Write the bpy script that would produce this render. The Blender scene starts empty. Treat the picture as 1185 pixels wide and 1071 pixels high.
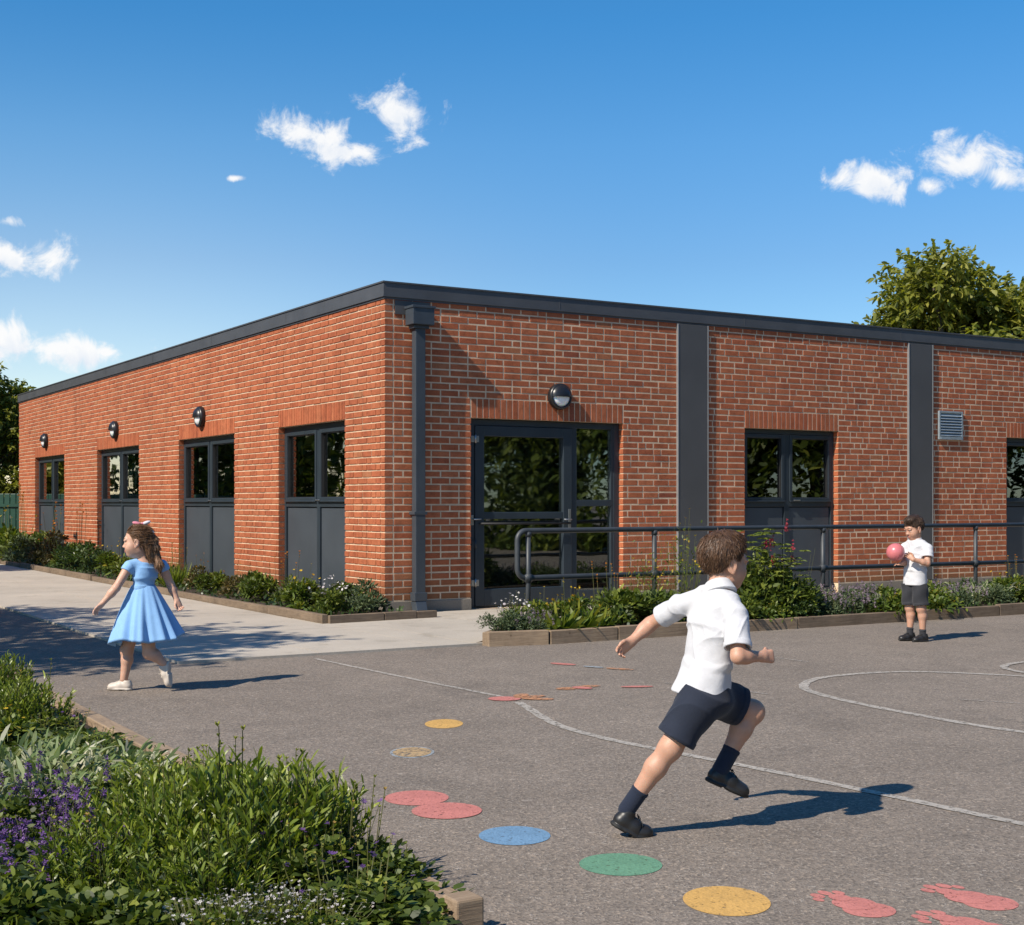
import bpy, bmesh, math, random
import numpy as np
from mathutils import Vector, Matrix
R_ = math.radians
S = bpy.context.scene
COL = S.collection
random.seed(7)

# ------------------------------------------------------------------ building frame
EX = (.855, .519); EY = (-.519, .855); C0 = (-1.474, 16.0)
B_ANG = math.atan2(.519, .855)
def W(u, v, z=0.0):
    """building coordinates (u along the door front, v along the long side) -> world"""
    return (C0[0] + EX[0]*u + EY[0]*v, C0[1] + EX[1]*u + EY[1]*v, z)

# ------------------------------------------------------------------ objects
def link(o, parent=None):
    COL.objects.link(o)
    if parent is not None: o.parent = parent
    return o
def tag(o, label=None, cat=None, group=None, kind=None):
    if label: o['label'] = label
    if cat: o['category'] = cat
    if group: o['group'] = group
    if kind: o['kind'] = kind
    return o
def empty(name, loc=(0, 0, 0), rz=0.0):
    o = bpy.data.objects.new(name, None); COL.objects.link(o)
    o.location = loc; o.rotation_euler = (0, 0, rz); o.empty_display_size = .2
    return o
def copy_tree(o, parent=None):
    c = o.copy(); COL.objects.link(c)
    if parent is not None: c.parent = parent
    for ch in [k for k in bpy.data.objects if k.parent == o]: copy_tree(ch, c)
    return c
def smooth_mesh(me, on=True):
    me.polygons.foreach_set('use_smooth', np.full(len(me.polygons), on, dtype=bool))

class MB:
    """collects faces of one mesh"""
    def __init__(self): self.v = []; self.f = []; self.sm = []; self.mi = []
    def add(self, vs, fs, smooth=False, mi=0):
        b = len(self.v); self.v += [tuple(p) for p in vs]
        for f in fs:
            self.f.append(tuple(b+i for i in f)); self.sm.append(smooth); self.mi.append(mi)
    def box(self, lo, hi, bev=0.0, mi=0):
        x0, y0, z0 = lo; x1, y1, z1 = hi
        if bev <= 0:
            vs = [(x0,y0,z0),(x1,y0,z0),(x1,y1,z0),(x0,y1,z0),(x0,y0,z1),(x1,y0,z1),(x1,y1,z1),(x0,y1,z1)]
            self.add(vs, [(0,3,2,1),(4,5,6,7),(0,1,5,4),(1,2,6,5),(2,3,7,6),(3,0,4,7)], mi=mi); return
        b = min(bev, (x1-x0)*.45, (y1-y0)*.45, (z1-z0)*.45)
        bm = bmesh.new(); bmesh.ops.create_cube(bm, size=1)
        for v in bm.verts:
            v.co = Vector(((x0+x1)/2+v.co.x*(x1-x0), (y0+y1)/2+v.co.y*(y1-y0), (z0+z1)/2+v.co.z*(z1-z0)))
        bmesh.ops.bevel(bm, geom=bm.edges[:], offset=b, segments=2, affect='EDGES', profile=.5)
        self.from_bm(bm, mi=mi); bm.free()
    def obox(self, c, dx, dy, size, mi=0, bev=0.0):
        """box centred c with axes dx, dy (unit), z up"""
        m = MB(); sx, sy, sz = size
        m.box((-sx/2,-sy/2,-sz/2),(sx/2,sy/2,sz/2), bev)
        dx = Vector(dx).normalized(); dy = Vector(dy).normalized(); dz = dx.cross(dy)
        c = Vector(c)
        self.add([c+dx*p[0]+dy*p[1]+dz*p[2] for p in m.v], m.f, mi=mi)
    def from_bm(self, bm, smooth=False, mi=0):
        bm.verts.ensure_lookup_table(); bm.verts.index_update()
        self.add([v.co[:] for v in bm.verts], [[v.index for v in f.verts] for f in bm.faces], smooth, mi)
    def tube(self, pts, r, n=12, caps=True, mi=0, smooth=True):
        pts = [Vector(p) for p in pts]
        rs = r if hasattr(r, '__len__') else [r]*len(pts)
        vs = []; fs = []; up = None
        for i, p in enumerate(pts):
            a = pts[max(i-1, 0)]; b = pts[min(i+1, len(pts)-1)]
            t = (b-a).normalized()
            if up is None: up = Vector((0,0,1)) if abs(t.z) < .9 else Vector((1,0,0))
            s = t.cross(up).normalized(); up = s.cross(t).normalized()
            for k in range(n):
                an = 2*math.pi*k/n
                vs.append(p+(s*math.cos(an)+up*math.sin(an))*rs[i])
        for i in range(len(pts)-1):
            for k in range(n):
                fs.append((i*n+k, i*n+(k+1)%n, (i+1)*n+(k+1)%n, (i+1)*n+k))
        self.add(vs, fs, smooth, mi)
        if caps:
            b = len(self.v)-len(vs)
            self.f.append(tuple(b+k for k in reversed(range(n)))); self.sm.append(False); self.mi.append(mi)
            self.f.append(tuple(b+(len(pts)-1)*n+k for k in range(n))); self.sm.append(False); self.mi.append(mi)
    def lathe(self, prof, n=32, axis=None, mi=0):
        """prof: (radius, height) around z"""
        vs = []; fs = []
        for r, z in prof:
            for k in range(n):
                a = 2*math.pi*k/n; vs.append((r*math.cos(a), r*math.sin(a), z))
        for i in range(len(prof)-1):
            for k in range(n):
                fs.append((i*n+k, i*n+(k+1)%n, (i+1)*n+(k+1)%n, (i+1)*n+k))
        if axis is not None: vs = [axis(p) for p in vs]
        self.add(vs, fs, True, mi)
    def build(self, name, mats, parent=None, loc=None):
        me = bpy.data.meshes.new(name)
        me.from_pydata(self.v, [], self.f); me.update()
        if not isinstance(mats, (list, tuple)): mats = [mats]
        for m in mats: me.materials.append(m)
        me.polygons.foreach_set('use_smooth', np.array(self.sm, dtype=bool))
        me.polygons.foreach_set('material_index', np.array(self.mi, dtype=np.int32))
        o = bpy.data.objects.new(name, me); link(o, parent)
        if loc is not None: o.location = loc
        return o

def np_mesh(name, V, faces, mats, parent=None, smooth=False, tint=None, mi=None):
    """faces: list of int arrays (n,k). tint: per-vertex float attribute"""
    me = bpy.data.meshes.new(name)
    V = np.asarray(V, dtype=np.float32)
    me.vertices.add(len(V)); me.vertices.foreach_set('co', V.ravel())
    loops = np.concatenate([f.ravel() for f in faces]).astype(np.int32)
    tot = np.concatenate([np.full(len(f), f.shape[1], np.int32) for f in faces])
    st = np.concatenate([[0], np.cumsum(tot)[:-1]]).astype(np.int32)
    me.loops.add(len(loops)); me.loops.foreach_set('vertex_index', loops)
    me.polygons.add(len(tot)); me.polygons.foreach_set('loop_start', st); me.polygons.foreach_set('loop_total', tot)
    if mi is not None: me.polygons.foreach_set('material_index', mi.astype(np.int32))
    me.polygons.foreach_set('use_smooth', np.full(len(tot), smooth, dtype=bool))
    me.update(calc_edges=True); me.validate()
    if tint is not None:
        a = me.attributes.new('tint', 'FLOAT', 'POINT'); a.data.foreach_set('value', np.asarray(tint, np.float32))
    if not isinstance(mats, (list, tuple)): mats = [mats]
    for m in mats: me.materials.append(m)
    o = bpy.data.objects.new(name, me); link(o, parent)
    return o

# ------------------------------------------------------------------ materials
def nt_new(name):
    m = bpy.data.materials.new(name); m.use_nodes = True
    nt = m.node_tree; nt.nodes.clear()
    out = nt.nodes.new('ShaderNodeOutputMaterial')
    return m, nt, out
def N(nt, typ, **kw):
    n = nt.nodes.new(typ)
    for k, v in kw.items():
        if k.startswith('i_'):
            key = k[2:].replace('_', ' ')
            n.inputs[key].default_value = v
        else: setattr(n, k, v)
    return n
def L(nt, a, b): nt.links.new(a, b)
def ramp(nt, fac, stops):
    n = nt.nodes.new('ShaderNodeValToRGB'); cr = n.color_ramp
    while len(cr.elements) < len(stops): cr.elements.new(.5)
    for e, (p, c) in zip(cr.elements, stops):
        e.position = p; e.color = (*c, 1) if len(c) == 3 else c
    L(nt, fac, n.inputs[0]); return n
def noise(nt, vec, scale, detail=4, rough=.55, dist=0.0):
    n = N(nt, 'ShaderNodeTexNoise'); n.inputs['Scale'].default_value = scale
    n.inputs['Detail'].default_value = detail; n.inputs['Roughness'].default_value = rough
    n.inputs['Distortion'].default_value = dist
    if vec is not None: L(nt, vec, n.inputs['Vector'])
    return n
def mixc(nt, fac, a, b, mode='MIX'):
    n = N(nt, 'ShaderNodeMix', data_type='RGBA', blend_type=mode)
    def put(s, v):
        if isinstance(v, (int, float)): s.default_value = v
        elif isinstance(v, tuple): s.default_value = (*v, 1) if len(v) == 3 else v
        else: L(nt, v, s)
    put(n.inputs[0], fac); put(n.inputs[6], a); put(n.inputs[7], b)
    return n.outputs[2]
def math_(nt, op, a, b=None, c=None, clamp=False):
    n = N(nt, 'ShaderNodeMath', operation=op); n.use_clamp = clamp
    for i, v in enumerate((a, b, c)):
        if v is None: continue
        if isinstance(v, (int, float)): n.inputs[i].default_value = v
        else: L(nt, v, n.inputs[i])
    return n.outputs[0]
def coords(nt, kind='Object'):
    return N(nt, 'ShaderNodeTexCoord').outputs[kind]
def bump(nt, h, strength=.3, dist=.01):
    n = N(nt, 'ShaderNodeBump'); n.inputs['Strength'].default_value = strength; n.inputs['Distance'].default_value = dist
    L(nt, h, n.inputs['Height']); return n.outputs[0]
def simple(name, col, rough=.5, metal=0.0, var=.12, vscale=8.0, bscale=0.0, bstr=.2, bdist=.003, spec=None, coat=0.0, sss=0.0, sheen=0.0):
    """principled with mottled colour and fine bump"""
    m, nt, out = nt_new(name)
    b = N(nt, 'ShaderNodeBsdfPrincipled'); L(nt, b.outputs[0], out.inputs[0])
    co = coords(nt)
    n1 = noise(nt, co, vscale, 5, .6)
    lo = tuple(max(0, c*(1-var)) for c in col); hi = tuple(min(1, c*(1+var)) for c in col)
    r = ramp(nt, n1.outputs['Fac'], [(.3, lo), (.7, hi)])
    L(nt, r.outputs[0], b.inputs['Base Color'])
    b.inputs['Roughness'].default_value = rough; b.inputs['Metallic'].default_value = metal
    if spec is not None: b.inputs['Specular IOR Level'].default_value = spec
    if coat: b.inputs['Coat Weight'].default_value = coat
    if sss:
        b.inputs['Subsurface Weight'].default_value = sss; b.inputs['Subsurface Radius'].default_value = (.6, .25, .15)
        b.inputs['Subsurface Scale'].default_value = .012
    if sheen: b.inputs['Sheen Weight'].default_value = sheen
    if bscale:
        n2 = noise(nt, co, bscale, 6, .65)
        L(nt, bump(nt, n2.outputs['Fac'], bstr, bdist), b.inputs['Normal'])
    return m
def leafmat(name, stops, rough=.5, trans=.3, spec=.35, tcol=(1.25, 1.3, .55)):
    m, nt, out = nt_new(name)
    at = N(nt, 'ShaderNodeAttribute', attribute_name='tint')
    r = ramp(nt, at.outputs['Fac'], stops)
    n1 = noise(nt, coords(nt), 1.3, 2)
    col = mixc(nt, .5, r.outputs[0], mixc(nt, 1.0, r.outputs[0], ramp(nt, n1.outputs['Fac'], [(.3, (.55,.6,.55)), (.7, (1.5,1.4,1.2))]).outputs[0], 'MULTIPLY'))
    b = N(nt, 'ShaderNodeBsdfPrincipled'); L(nt, col, b.inputs['Base Color'])
    b.inputs['Roughness'].default_value = rough; b.inputs['Specular IOR Level'].default_value = spec
    t = N(nt, 'ShaderNodeBsdfTranslucent')
    L(nt, mixc(nt, 1.0, col, tcol, 'MULTIPLY'), t.inputs['Color'])
    mx = N(nt, 'ShaderNodeMixShader'); mx.inputs[0].default_value = trans
    L(nt, b.outputs[0], mx.inputs[1]); L(nt, t.outputs[0], mx.inputs[2]); L(nt, mx.outputs[0], out.inputs[0])
    return m
# ------------------------------------------------------------------ light, sky, camera
SUN_EL = R_(42.5); SH = R_(43.5)                    # shadows run 40 deg into the picture from the left
to_sun = Vector((-math.cos(SH)*math.cos(SUN_EL), -math.sin(SH)*math.cos(SUN_EL), math.sin(SUN_EL)))
sd = bpy.data.lights.new('sun', 'SUN'); sd.energy = 5.0; sd.angle = R_(.5); sd.color = (1, .905, .77)
so = bpy.data.objects.new('sun', sd); COL.objects.link(so); so.location = (-20, -15, 30)
so.rotation_euler = to_sun.to_track_quat('Z', 'Y').to_euler()

w = bpy.data.worlds.new('World'); S.world = w; w.use_nodes = True
nt = w.node_tree; nt.nodes.clear()
out = N(nt, 'ShaderNodeOutputWorld'); bg = N(nt, 'ShaderNodeBackground'); L(nt, bg.outputs[0], out.inputs[0])
sky = N(nt, 'ShaderNodeTexSky', sky_type='NISHITA'); sky.sun_disc = False
sky.sun_elevation = SUN_EL; sky.sun_rotation = math.atan2(to_sun.x, to_sun.y)
sky.air_density = 1.0; sky.dust_density = .15; sky.ozone_density = 3.0; sky.altitude = 200
SKY_STR = .1
bg.inputs[1].default_value = SKY_STR
gen = coords(nt, 'Generated')
sep = N(nt, 'ShaderNodeSeparateXYZ'); L(nt, gen, sep.inputs[0])
# deepen the blue away from the horizon as a polarised clear day does
el = sep.outputs[2]
deep = ramp(nt, el, [(.0, (.80,.95,1.0)), (.09, (.68,.88,1.0)), (.17, (.58,.83,1.0)), (.25, (.48,.90,1.13)), (.33, (.32,.89,1.19)), (.6, (.30,.85,1.17))])
skyc = mixc(nt, 1.0, sky.outputs[0], deep.outputs[0], 'MULTIPLY')
# the air is paler low down on the sun's side
az_ = N(nt, 'ShaderNodeMapRange', interpolation_type='SMOOTHSTEP'); L(nt, sep.outputs[0], az_.inputs[0]); az_.inputs[1].default_value = .12; az_.inputs[2].default_value = -.34
lo_ = N(nt, 'ShaderNodeMapRange', interpolation_type='SMOOTHSTEP'); L(nt, el, lo_.inputs[0]); lo_.inputs[1].default_value = .36; lo_.inputs[2].default_value = .10
skyc = mixc(nt, math_(nt, 'MULTIPLY', az_.outputs[0], lo_.outputs[0]), skyc, mixc(nt, 1.0, skyc, (1.85, 1.36, 1.14), 'MULTIPLY'))
# fair weather clouds fixed to directions of the sky (a = x/y, b = z/y)
yy = math_(nt, 'MAXIMUM', sep.outputs[1], .02)
a = math_(nt, 'DIVIDE', sep.outputs[0], yy); b = math_(nt, 'DIVIDE', sep.outputs[2], yy)
comb = N(nt, 'ShaderNodeCombineXYZ'); L(nt, a, comb.inputs[0]); L(nt, b, comb.inputs[1])
def cl_noise(vec):
    n1 = noise(nt, vec, 34, 8, .64, .45)
    return n1.outputs['Fac']
def shift(vec, dx, dy):
    m = N(nt, 'ShaderNodeVectorMath', operation='ADD'); L(nt, vec, m.inputs[0]); m.inputs[1].default_value = (dx, dy, 0); return m.outputs[0]
CL = [(-.138, .264, .036, .0185, -.15), (-.114, .2545, .022, .010, -.1), (-.152,.268,.016,.010,0), (-.085, .280, .027, .022, -.5), (.262, .233, .032, .0145, .0), (.335, .247, .040, .020, -.1), (.352,.237,.03,.012,-.2), (.302,.229,.012,.008,0),
      (-.374, .179, .036, .0165, -.1), (-.339, .177, .026, .0145, .35), (-.366, .2035, .014, .006, -.2), (-.358, .1145, .060, .0150, -.06), (-.312, .110, .036, .011, -.05), (-.292,.1085,.014,.006,0), (-.334,.1115,.052,.0115,-.05), (-.356,.176,.03,.010,.1),
      (-.201, .2345, .0065, .0026, 0), (.60,.16,.09,.02,0), (-.62,.2,.08,.03,0), (.9,.3,.12,.04,0), (-1.0,.28,.1,.04,0)]
def density(vec):
    s = N(nt, 'ShaderNodeSeparateXYZ'); L(nt, vec, s.inputs[0])
    env = None
    for (ca, cb, ra, rb, rot) in CL:
        da = math_(nt, 'SUBTRACT', s.outputs[0], ca); db = math_(nt, 'SUBTRACT', s.outputs[1], cb)
        c_, s_ = math.cos(rot), math.sin(rot)
        pa = math_(nt, 'ADD', math_(nt, 'MULTIPLY', da, c_/ra), math_(nt, 'MULTIPLY', db, s_/ra))
        pb = math_(nt, 'ADD', math_(nt, 'MULTIPLY', da, -s_/rb), math_(nt, 'MULTIPLY', db, c_/rb))
        d = math_(nt, 'SQRT', math_(nt, 'ADD', math_(nt, 'MULTIPLY', pa, pa), math_(nt, 'MULTIPLY', pb, pb)))
        e = math_(nt, 'SUBTRACT', 1.0, d)
        env = e if env is None else math_(nt, 'MAXIMUM', env, e)
    env = math_(nt, 'MAXIMUM', env, -1.5)
    nz = math_(nt, 'SUBTRACT', cl_noise(vec), .5)
    return math_(nt, 'ADD', math_(nt, 'MULTIPLY', env, 1.05), math_(nt, 'MULTIPLY', nz, 4.2))
d0 = density(comb.outputs[0]); d1 = density(shift(comb.outputs[0], -.006, .009))
alpha = N(nt, 'ShaderNodeMapRange', interpolation_type='SMOOTHSTEP'); L(nt, d0, alpha.inputs[0]); alpha.inputs[1].default_value = -.12; alpha.inputs[2].default_value = .95
shade = N(nt, 'ShaderNodeMapRange'); L(nt, d1, shade.inputs[0]); shade.inputs[1].default_value = .3; shade.inputs[2].default_value = 1.9; 
cc = mixc(nt, shade.outputs[0], (7.8, 7.8, 7.8), (6.0, 6.5, 7.3))
front = math_(nt, 'GREATER_THAN', sep.outputs[1], .05)
fin = mixc(nt, math_(nt, 'MULTIPLY', math_(nt, 'MULTIPLY', alpha.outputs[0], front), .96), skyc, cc)
L(nt, fin, bg.inputs[0])

cd = bpy.data.cameras.new('camera'); cam = bpy.data.objects.new('camera', cd); COL.objects.link(cam)
cam.location = (0, 0, 1.3); cam.rotation_euler = (R_(90), 0, 0)
cd.sensor_fit = 'HORIZONTAL'; cd.sensor_width = 36; cd.lens = 36*1601/1185; cd.shift_y = 46.5/1185
cd.clip_start = .05; cd.clip_end = 2000
S.camera = cam
S.view_settings.view_transform = 'Standard'; S.view_settings.look = 'None'
S.view_settings.exposure = 0.35; S.view_settings.gamma = 1
S.render.resolution_x = 1024; S.render.resolution_y = 925
S.cycles.use_denoising = True
S.cycles.max_bounces = 8; S.cycles.transparent_max_bounces = 12
# ------------------------------------------------------------------ ground
def m_asphalt():
    m, nt, out = nt_new('asphalt')
    b = N(nt, 'ShaderNodeBsdfPrincipled'); L(nt, b.outputs[0], out.inputs[0])
    co = coords(nt)
    big = noise(nt, co, .35, 4, .6); mid = noise(nt, co, 2.4, 5, .65); fine = noise(nt, co, 55, 3, .7)
    base = ramp(nt, big.outputs['Fac'], [(.3, (.186,.156,.130)), (.7, (.232,.196,.164))])
    c1 = mixc(nt, 1.0, base.outputs[0], ramp(nt, mid.outputs['Fac'], [(.3, (.88,.88,.88)), (.72, (1.1,1.1,1.1))]).outputs[0], 'MULTIPLY')
    # aggregate stones: light and dark chips
    vo = N(nt, 'ShaderNodeTexVoronoi'); vo.inputs['Scale'].default_value = 95; L(nt, co, vo.inputs['Vector'])
    chip = ramp(nt, vo.outputs['Color'], [(.15, (.52,.52,.52)), (.5, (1,1,1)), (.80, (1.12,1.1,1.07)), (.93, (1.9,1.82,1.7))])
    c2 = mixc(nt, .75, c1, mixc(nt, 1.0, c1, chip.outputs[0], 'MULTIPLY'))
    c3 = mixc(nt, .6, c2, mixc(nt, 1.0, c2, ramp(nt, fine.outputs['Fac'], [(.3,(.65,.65,.65)),(.7,(1.35,1.33,1.3))]).outputs[0], 'MULTIPLY'))
    # short pale curved squiggles, each with a dark side line painted in as shading
    wn = noise(nt, co, 22, 1, .5, 1.8)
    fr = math_(nt, 'ABSOLUTE', math_(nt, 'SUBTRACT', math_(nt, 'FRACT', math_(nt, 'MULTIPLY', wn.outputs['Fac'], 3.2)), .5))
    ln = N(nt, 'ShaderNodeMapRange'); L(nt, fr, ln.inputs[0]); ln.inputs[1].default_value = .13; ln.inputs[2].default_value = .0
    gate = noise(nt, co, 21, 2); g2 = N(nt, 'ShaderNodeMapRange'); L(nt, gate.outputs['Fac'], g2.inputs[0]); g2.inputs[1].default_value = .44; g2.inputs[2].default_value = .52
    wm = math_(nt, 'MULTIPLY', math_(nt, 'MULTIPLY', ln.outputs[0], g2.outputs[0]), .62)
    c4 = mixc(nt, wm, c3, (.46,.405,.35))
    fr2 = math_(nt, 'ABSOLUTE', math_(nt, 'SUBTRACT', math_(nt, 'FRACT', math_(nt, 'ADD', math_(nt, 'MULTIPLY', wn.outputs['Fac'], 3.2), .17)), .5))
    ln2 = N(nt, 'ShaderNodeMapRange'); L(nt, fr2, ln2.inputs[0]); ln2.inputs[1].default_value = .13; ln2.inputs[2].default_value = .0
    c4 = mixc(nt, math_(nt, 'MULTIPLY', math_(nt, 'MULTIPLY', ln2.outputs[0], g2.outputs[0]), .42), c4, (.085,.072,.06))
    # cracks / dark tar stains
    st = noise(nt, co, .9, 6, .7); s2 = ramp(nt, st.outputs['Fac'], [(.28, (.74,.74,.75)), (.42, (1,1,1)), (.62, (1,1,1)), (.74, (1.10,1.08,1.05))])
    c5 = mixc(nt, 1.0, c4, s2.outputs[0], 'MULTIPLY')
    ck = N(nt, 'ShaderNodeTexVoronoi', feature='DISTANCE_TO_EDGE'); ck.inputs['Scale'].default_value = .38
    wv = noise(nt, co, 2.2, 5, .7); dv = N(nt, 'ShaderNodeVectorMath', operation='MULTIPLY_ADD'); L(nt, wv.outputs['Color'], dv.inputs[0]); dv.inputs[1].default_value = (.55,.55,.0); L(nt, co, dv.inputs[2]); L(nt, dv.outputs[0], ck.inputs['Vector'])
    cm = N(nt, 'ShaderNodeMapRange'); L(nt, ck.outputs['Distance'], cm.inputs[0]); cm.inputs[1].default_value = .0035; cm.inputs[2].default_value = .0
    cg = noise(nt, co, .5, 2); cg2 = N(nt, 'ShaderNodeMapRange'); L(nt, cg.outputs['Fac'], cg2.inputs[0]); cg2.inputs[1].default_value = .50; cg2.inputs[2].default_value = .60
    c5 = mixc(nt, math_(nt, 'MULTIPLY', math_(nt, 'MULTIPLY', cm.outputs[0], cg2.outputs[0]), .6), c5, (.06,.055,.05))
    L(nt, c5, b.inputs['Base Color']); b.inputs['Roughness'].default_value = .88; b.inputs['Specular IOR Level'].default_value = .3
    h = math_(nt, 'ADD', math_(nt, 'MULTIPLY', vo.outputs['Distance'], .7), math_(nt, 'ADD', fine.outputs['Fac'], math_(nt, 'MULTIPLY', wm, 1.2)))
    L(nt, bump(nt, h, .55, .006), b.inputs['Normal'])
    return m
def m_concrete(name, col, var=.14, joint=None):
    m, nt, out = nt_new(name)
    b = N(nt, 'ShaderNodeBsdfPrincipled'); L(nt, b.outputs[0], out.inputs[0])
    co = coords(nt)
    big = noise(nt, co, .8, 6, .65); fine = noise(nt, co, 60, 4, .7)
    r = ramp(nt, big.outputs['Fac'], [(.28, tuple(c*(1-var) for c in col)), (.72, tuple(c*(1+var) for c in col))])
    c = mixc(nt, .6, r.outputs[0], mixc(nt, 1.0, r.outputs[0], ramp(nt, fine.outputs['Fac'], [(.3,(.75,.75,.75)),(.7,(1.2,1.2,1.2))]).outputs[0], 'MULTIPLY'))
    st = noise(nt, co, 2.2, 6, .75); c = mixc(nt, 1.0, c, ramp(nt, st.outputs['Fac'], [(.25,(.66,.65,.62)),(.45,(1,1,1))]).outputs[0], 'MULTIPLY')
    L(nt, c, b.inputs['Base Color']); b.inputs['Roughness'].default_value = .85
    L(nt, bump(nt, fine.outputs['Fac'], .35, .004), b.inputs['Normal'])
    return m
M = {}
M['asphalt'] = m_asphalt()
M['concrete'] = m_concrete('concrete_paving', (.425,.378,.316))
M['plinth'] = m_concrete('plinth_concrete', (.20,.175,.145))
mb = MB()
mb.add([(-300,-200,0),(300,-200,0),(300,400,0),(-300,400,0)], [(0,1,2,3)])
tag(mb.build('ground', M['asphalt']), 'grey asphalt playground surface', None, None, 'structure')

def prism(mb, poly, z0, z1, bev=0.0, mi=0):
    n = len(poly)
    vs = [(p[0], p[1], z0) for p in poly]+[(p[0], p[1], z1) for p in poly]
    mb.add(vs, [tuple(range(n, 2*n))]+[(i, (i+1)%n, n+(i+1)%n, n+i) for i in range(n)], mi=mi)
# concrete path along the long side, in bays with open joints; landing and ramp at the door
mb = MB()
def bay(u0, v0, u1, v1, z=.018):
    j = .006
    prism(mb, [W(u0+j, v0+j), W(u1-j, v0+j), W(u1-j, v1-j), W(u0+j, v1-j)], -.02, z)
vs_ = [-3.47, -1.35, 1.1, 3.6, 6.1, 8.6, 11.1, 13.6, 16.1, 18.6, 21.1, 24, 28, 34]
for i in range(len(vs_)-1):
    v0, v1 = vs_[i], vs_[i+1]
    bay(-3.5, v0, -2.3, v1); bay(-2.3, v0, -1.17, v1)
bay(-1.17, -3.47, -.78, -1.35)
prism(mb, [W(-.78+.006,-3.46), W(.42,-2.42), W(.42,-1.36), W(-.774,-1.36)], -.02, .0185)
bay(-1.17, -1.35, .42, -.06, .0175)
for u0, u1 in ((.42, 2.0), (2.0, 3.6), (3.6, 5.8), (5.8, 8.2), (8.2, 10.6), (10.6, 13), (13, 16)):
    bay(u0, -2.42, u1, -1.2, .019); bay(u0, -1.2, u1, -.06, .019)
tag(mb.build('path', M['concrete']), 'pale concrete path in bays along the brick building', None, None, 'structure')
mb = MB()
prism(mb, [W(-3.56,-3.53), W(-.70,-3.53), W(-.70,-3.475), W(-3.505,-3.475)], -.02, .022)
prism(mb, [W(-3.56,-3.53), W(-3.505,-3.475), W(-3.505,34), W(-3.56,34)], -.02, .022)
tag(mb.build('kerb', M['concrete']), 'narrow flush concrete edging of the path', None, None, 'structure')

# ---------------------------------------------------------------- painted playground markings
def m_paint(name, col, wear=.42):
    m, nt, out = nt_new(name)
    b = N(nt, 'ShaderNodeBsdfPrincipled')
    co = coords(nt)
    n1 = noise(nt, co, 28, 6, .75); n2 = noise(nt, co, 5, 3); vo = N(nt, 'ShaderNodeTexVoronoi'); vo.inputs['Scale'].default_value = 95; L(nt, co, vo.inputs['Vector'])
    r = ramp(nt, n2.outputs['Fac'], [(.3, tuple(c*.9 for c in col)), (.7, tuple(min(1, c*1.08) for c in col))])
    c = mixc(nt, .5, r.outputs[0], mixc(nt, 1., r.outputs[0], ramp(nt, vo.outputs['Color'], [(.1,(.72,.72,.72)),(.6,(1.05,1.05,1.05))]).outputs[0], 'MULTIPLY'))
    L(nt, c, b.inputs['Base Color']); b.inputs['Roughness'].default_value = .7
    L(nt, bump(nt, math_(nt, 'ADD', n1.outputs['Fac'], vo.outputs['Distance']), .4, .004), b.inputs['Normal'])
    t = N(nt, 'ShaderNodeBsdfTransparent'); mx = N(nt, 'ShaderNodeMixShader')
    mr = N(nt, 'ShaderNodeMapRange'); L(nt, n1.outputs['Fac'], mr.inputs[0]); mr.inputs[1].default_value = wear-.06; mr.inputs[2].default_value = wear+.02; mr.inputs[3].default_value = .12
    L(nt, mr.outputs[0], mx.inputs[0]); L(nt, t.outputs[0], mx.inputs[1]); L(nt, b.outputs[0], mx.inputs[2]); L(nt, mx.outputs[0], out.inputs[0])
    return m
PAINT = dict(yellow=(.56,.33,.095), blue=(.145,.265,.40), green=(.12,.265,.165), red=(.50,.18,.15), tan=(.42,.29,.15), orange=(.46,.22,.11), pale=(.30,.33,.35))
for k, c in PAINT.items(): M['paint_'+k] = m_paint('paint_'+k, c, .41 if k not in ('tan','orange','pale') else .48)
M['line_white'] = m_paint('line_white', (.38,.345,.30), .46)
M['line_worn'] = m_paint('line_worn', (.34,.305,.265), .52)
def disc(mb, cx, cy, rx, ry, rot=0, n=56, z=.0018, mi=0):
    c_, s_ = math.cos(rot), math.sin(rot)
    vs = []
    for k in range(n):
        a = 2*math.pi*k/n; x = rx*math.cos(a); y = ry*math.sin(a)
        vs.append((cx+x*c_-y*s_, cy+x*s_+y*c_, z))
    mb.add(vs, [tuple(range(n))], mi=mi)
def spot(name, label, col, x, y, r, ry=None, z=.0018, cat='painted spot', group='painted spots on the asphalt'):
    mb = MB(); disc(mb, 0, 0, r, ry or r, z=z)
    return tag(mb.build(name, M['paint_'+col], loc=(x, y, 0)), label, cat, group)
spot('painted_spot', 'yellow painted spot farthest back in the row of large spots', 'yellow', -.40, 8.13, .112, .17)
o = spot('painted_spot', 'worn tan painted spot with a pale blue rim on the asphalt', 'tan', -.52, 7.20, .10, .14, z=.0034)
mb = MB(); disc(mb, 0, 0, .115, .165); mb.build('rim', M['paint_pale'], o)
spot('painted_spot', 'red painted spot overlapped by another red spot, the farther one', 'red', -.42, 6.09, .141, .155)
spot('painted_spot', 'red painted spot overlapping another red spot, the nearer one', 'red', -.275, 5.83, .148, .155, z=.0034)
spot('painted_spot', 'blue painted spot on the grey asphalt', 'blue', .01, 5.40, .140, .155)
spot('painted_spot', 'green painted spot in front of the running boy', 'green', .39, 4.97, .149, .155)
spot('painted_spot', 'large yellow painted spot nearest the camera', 'yellow', .70, 4.515, .141, .170)
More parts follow.
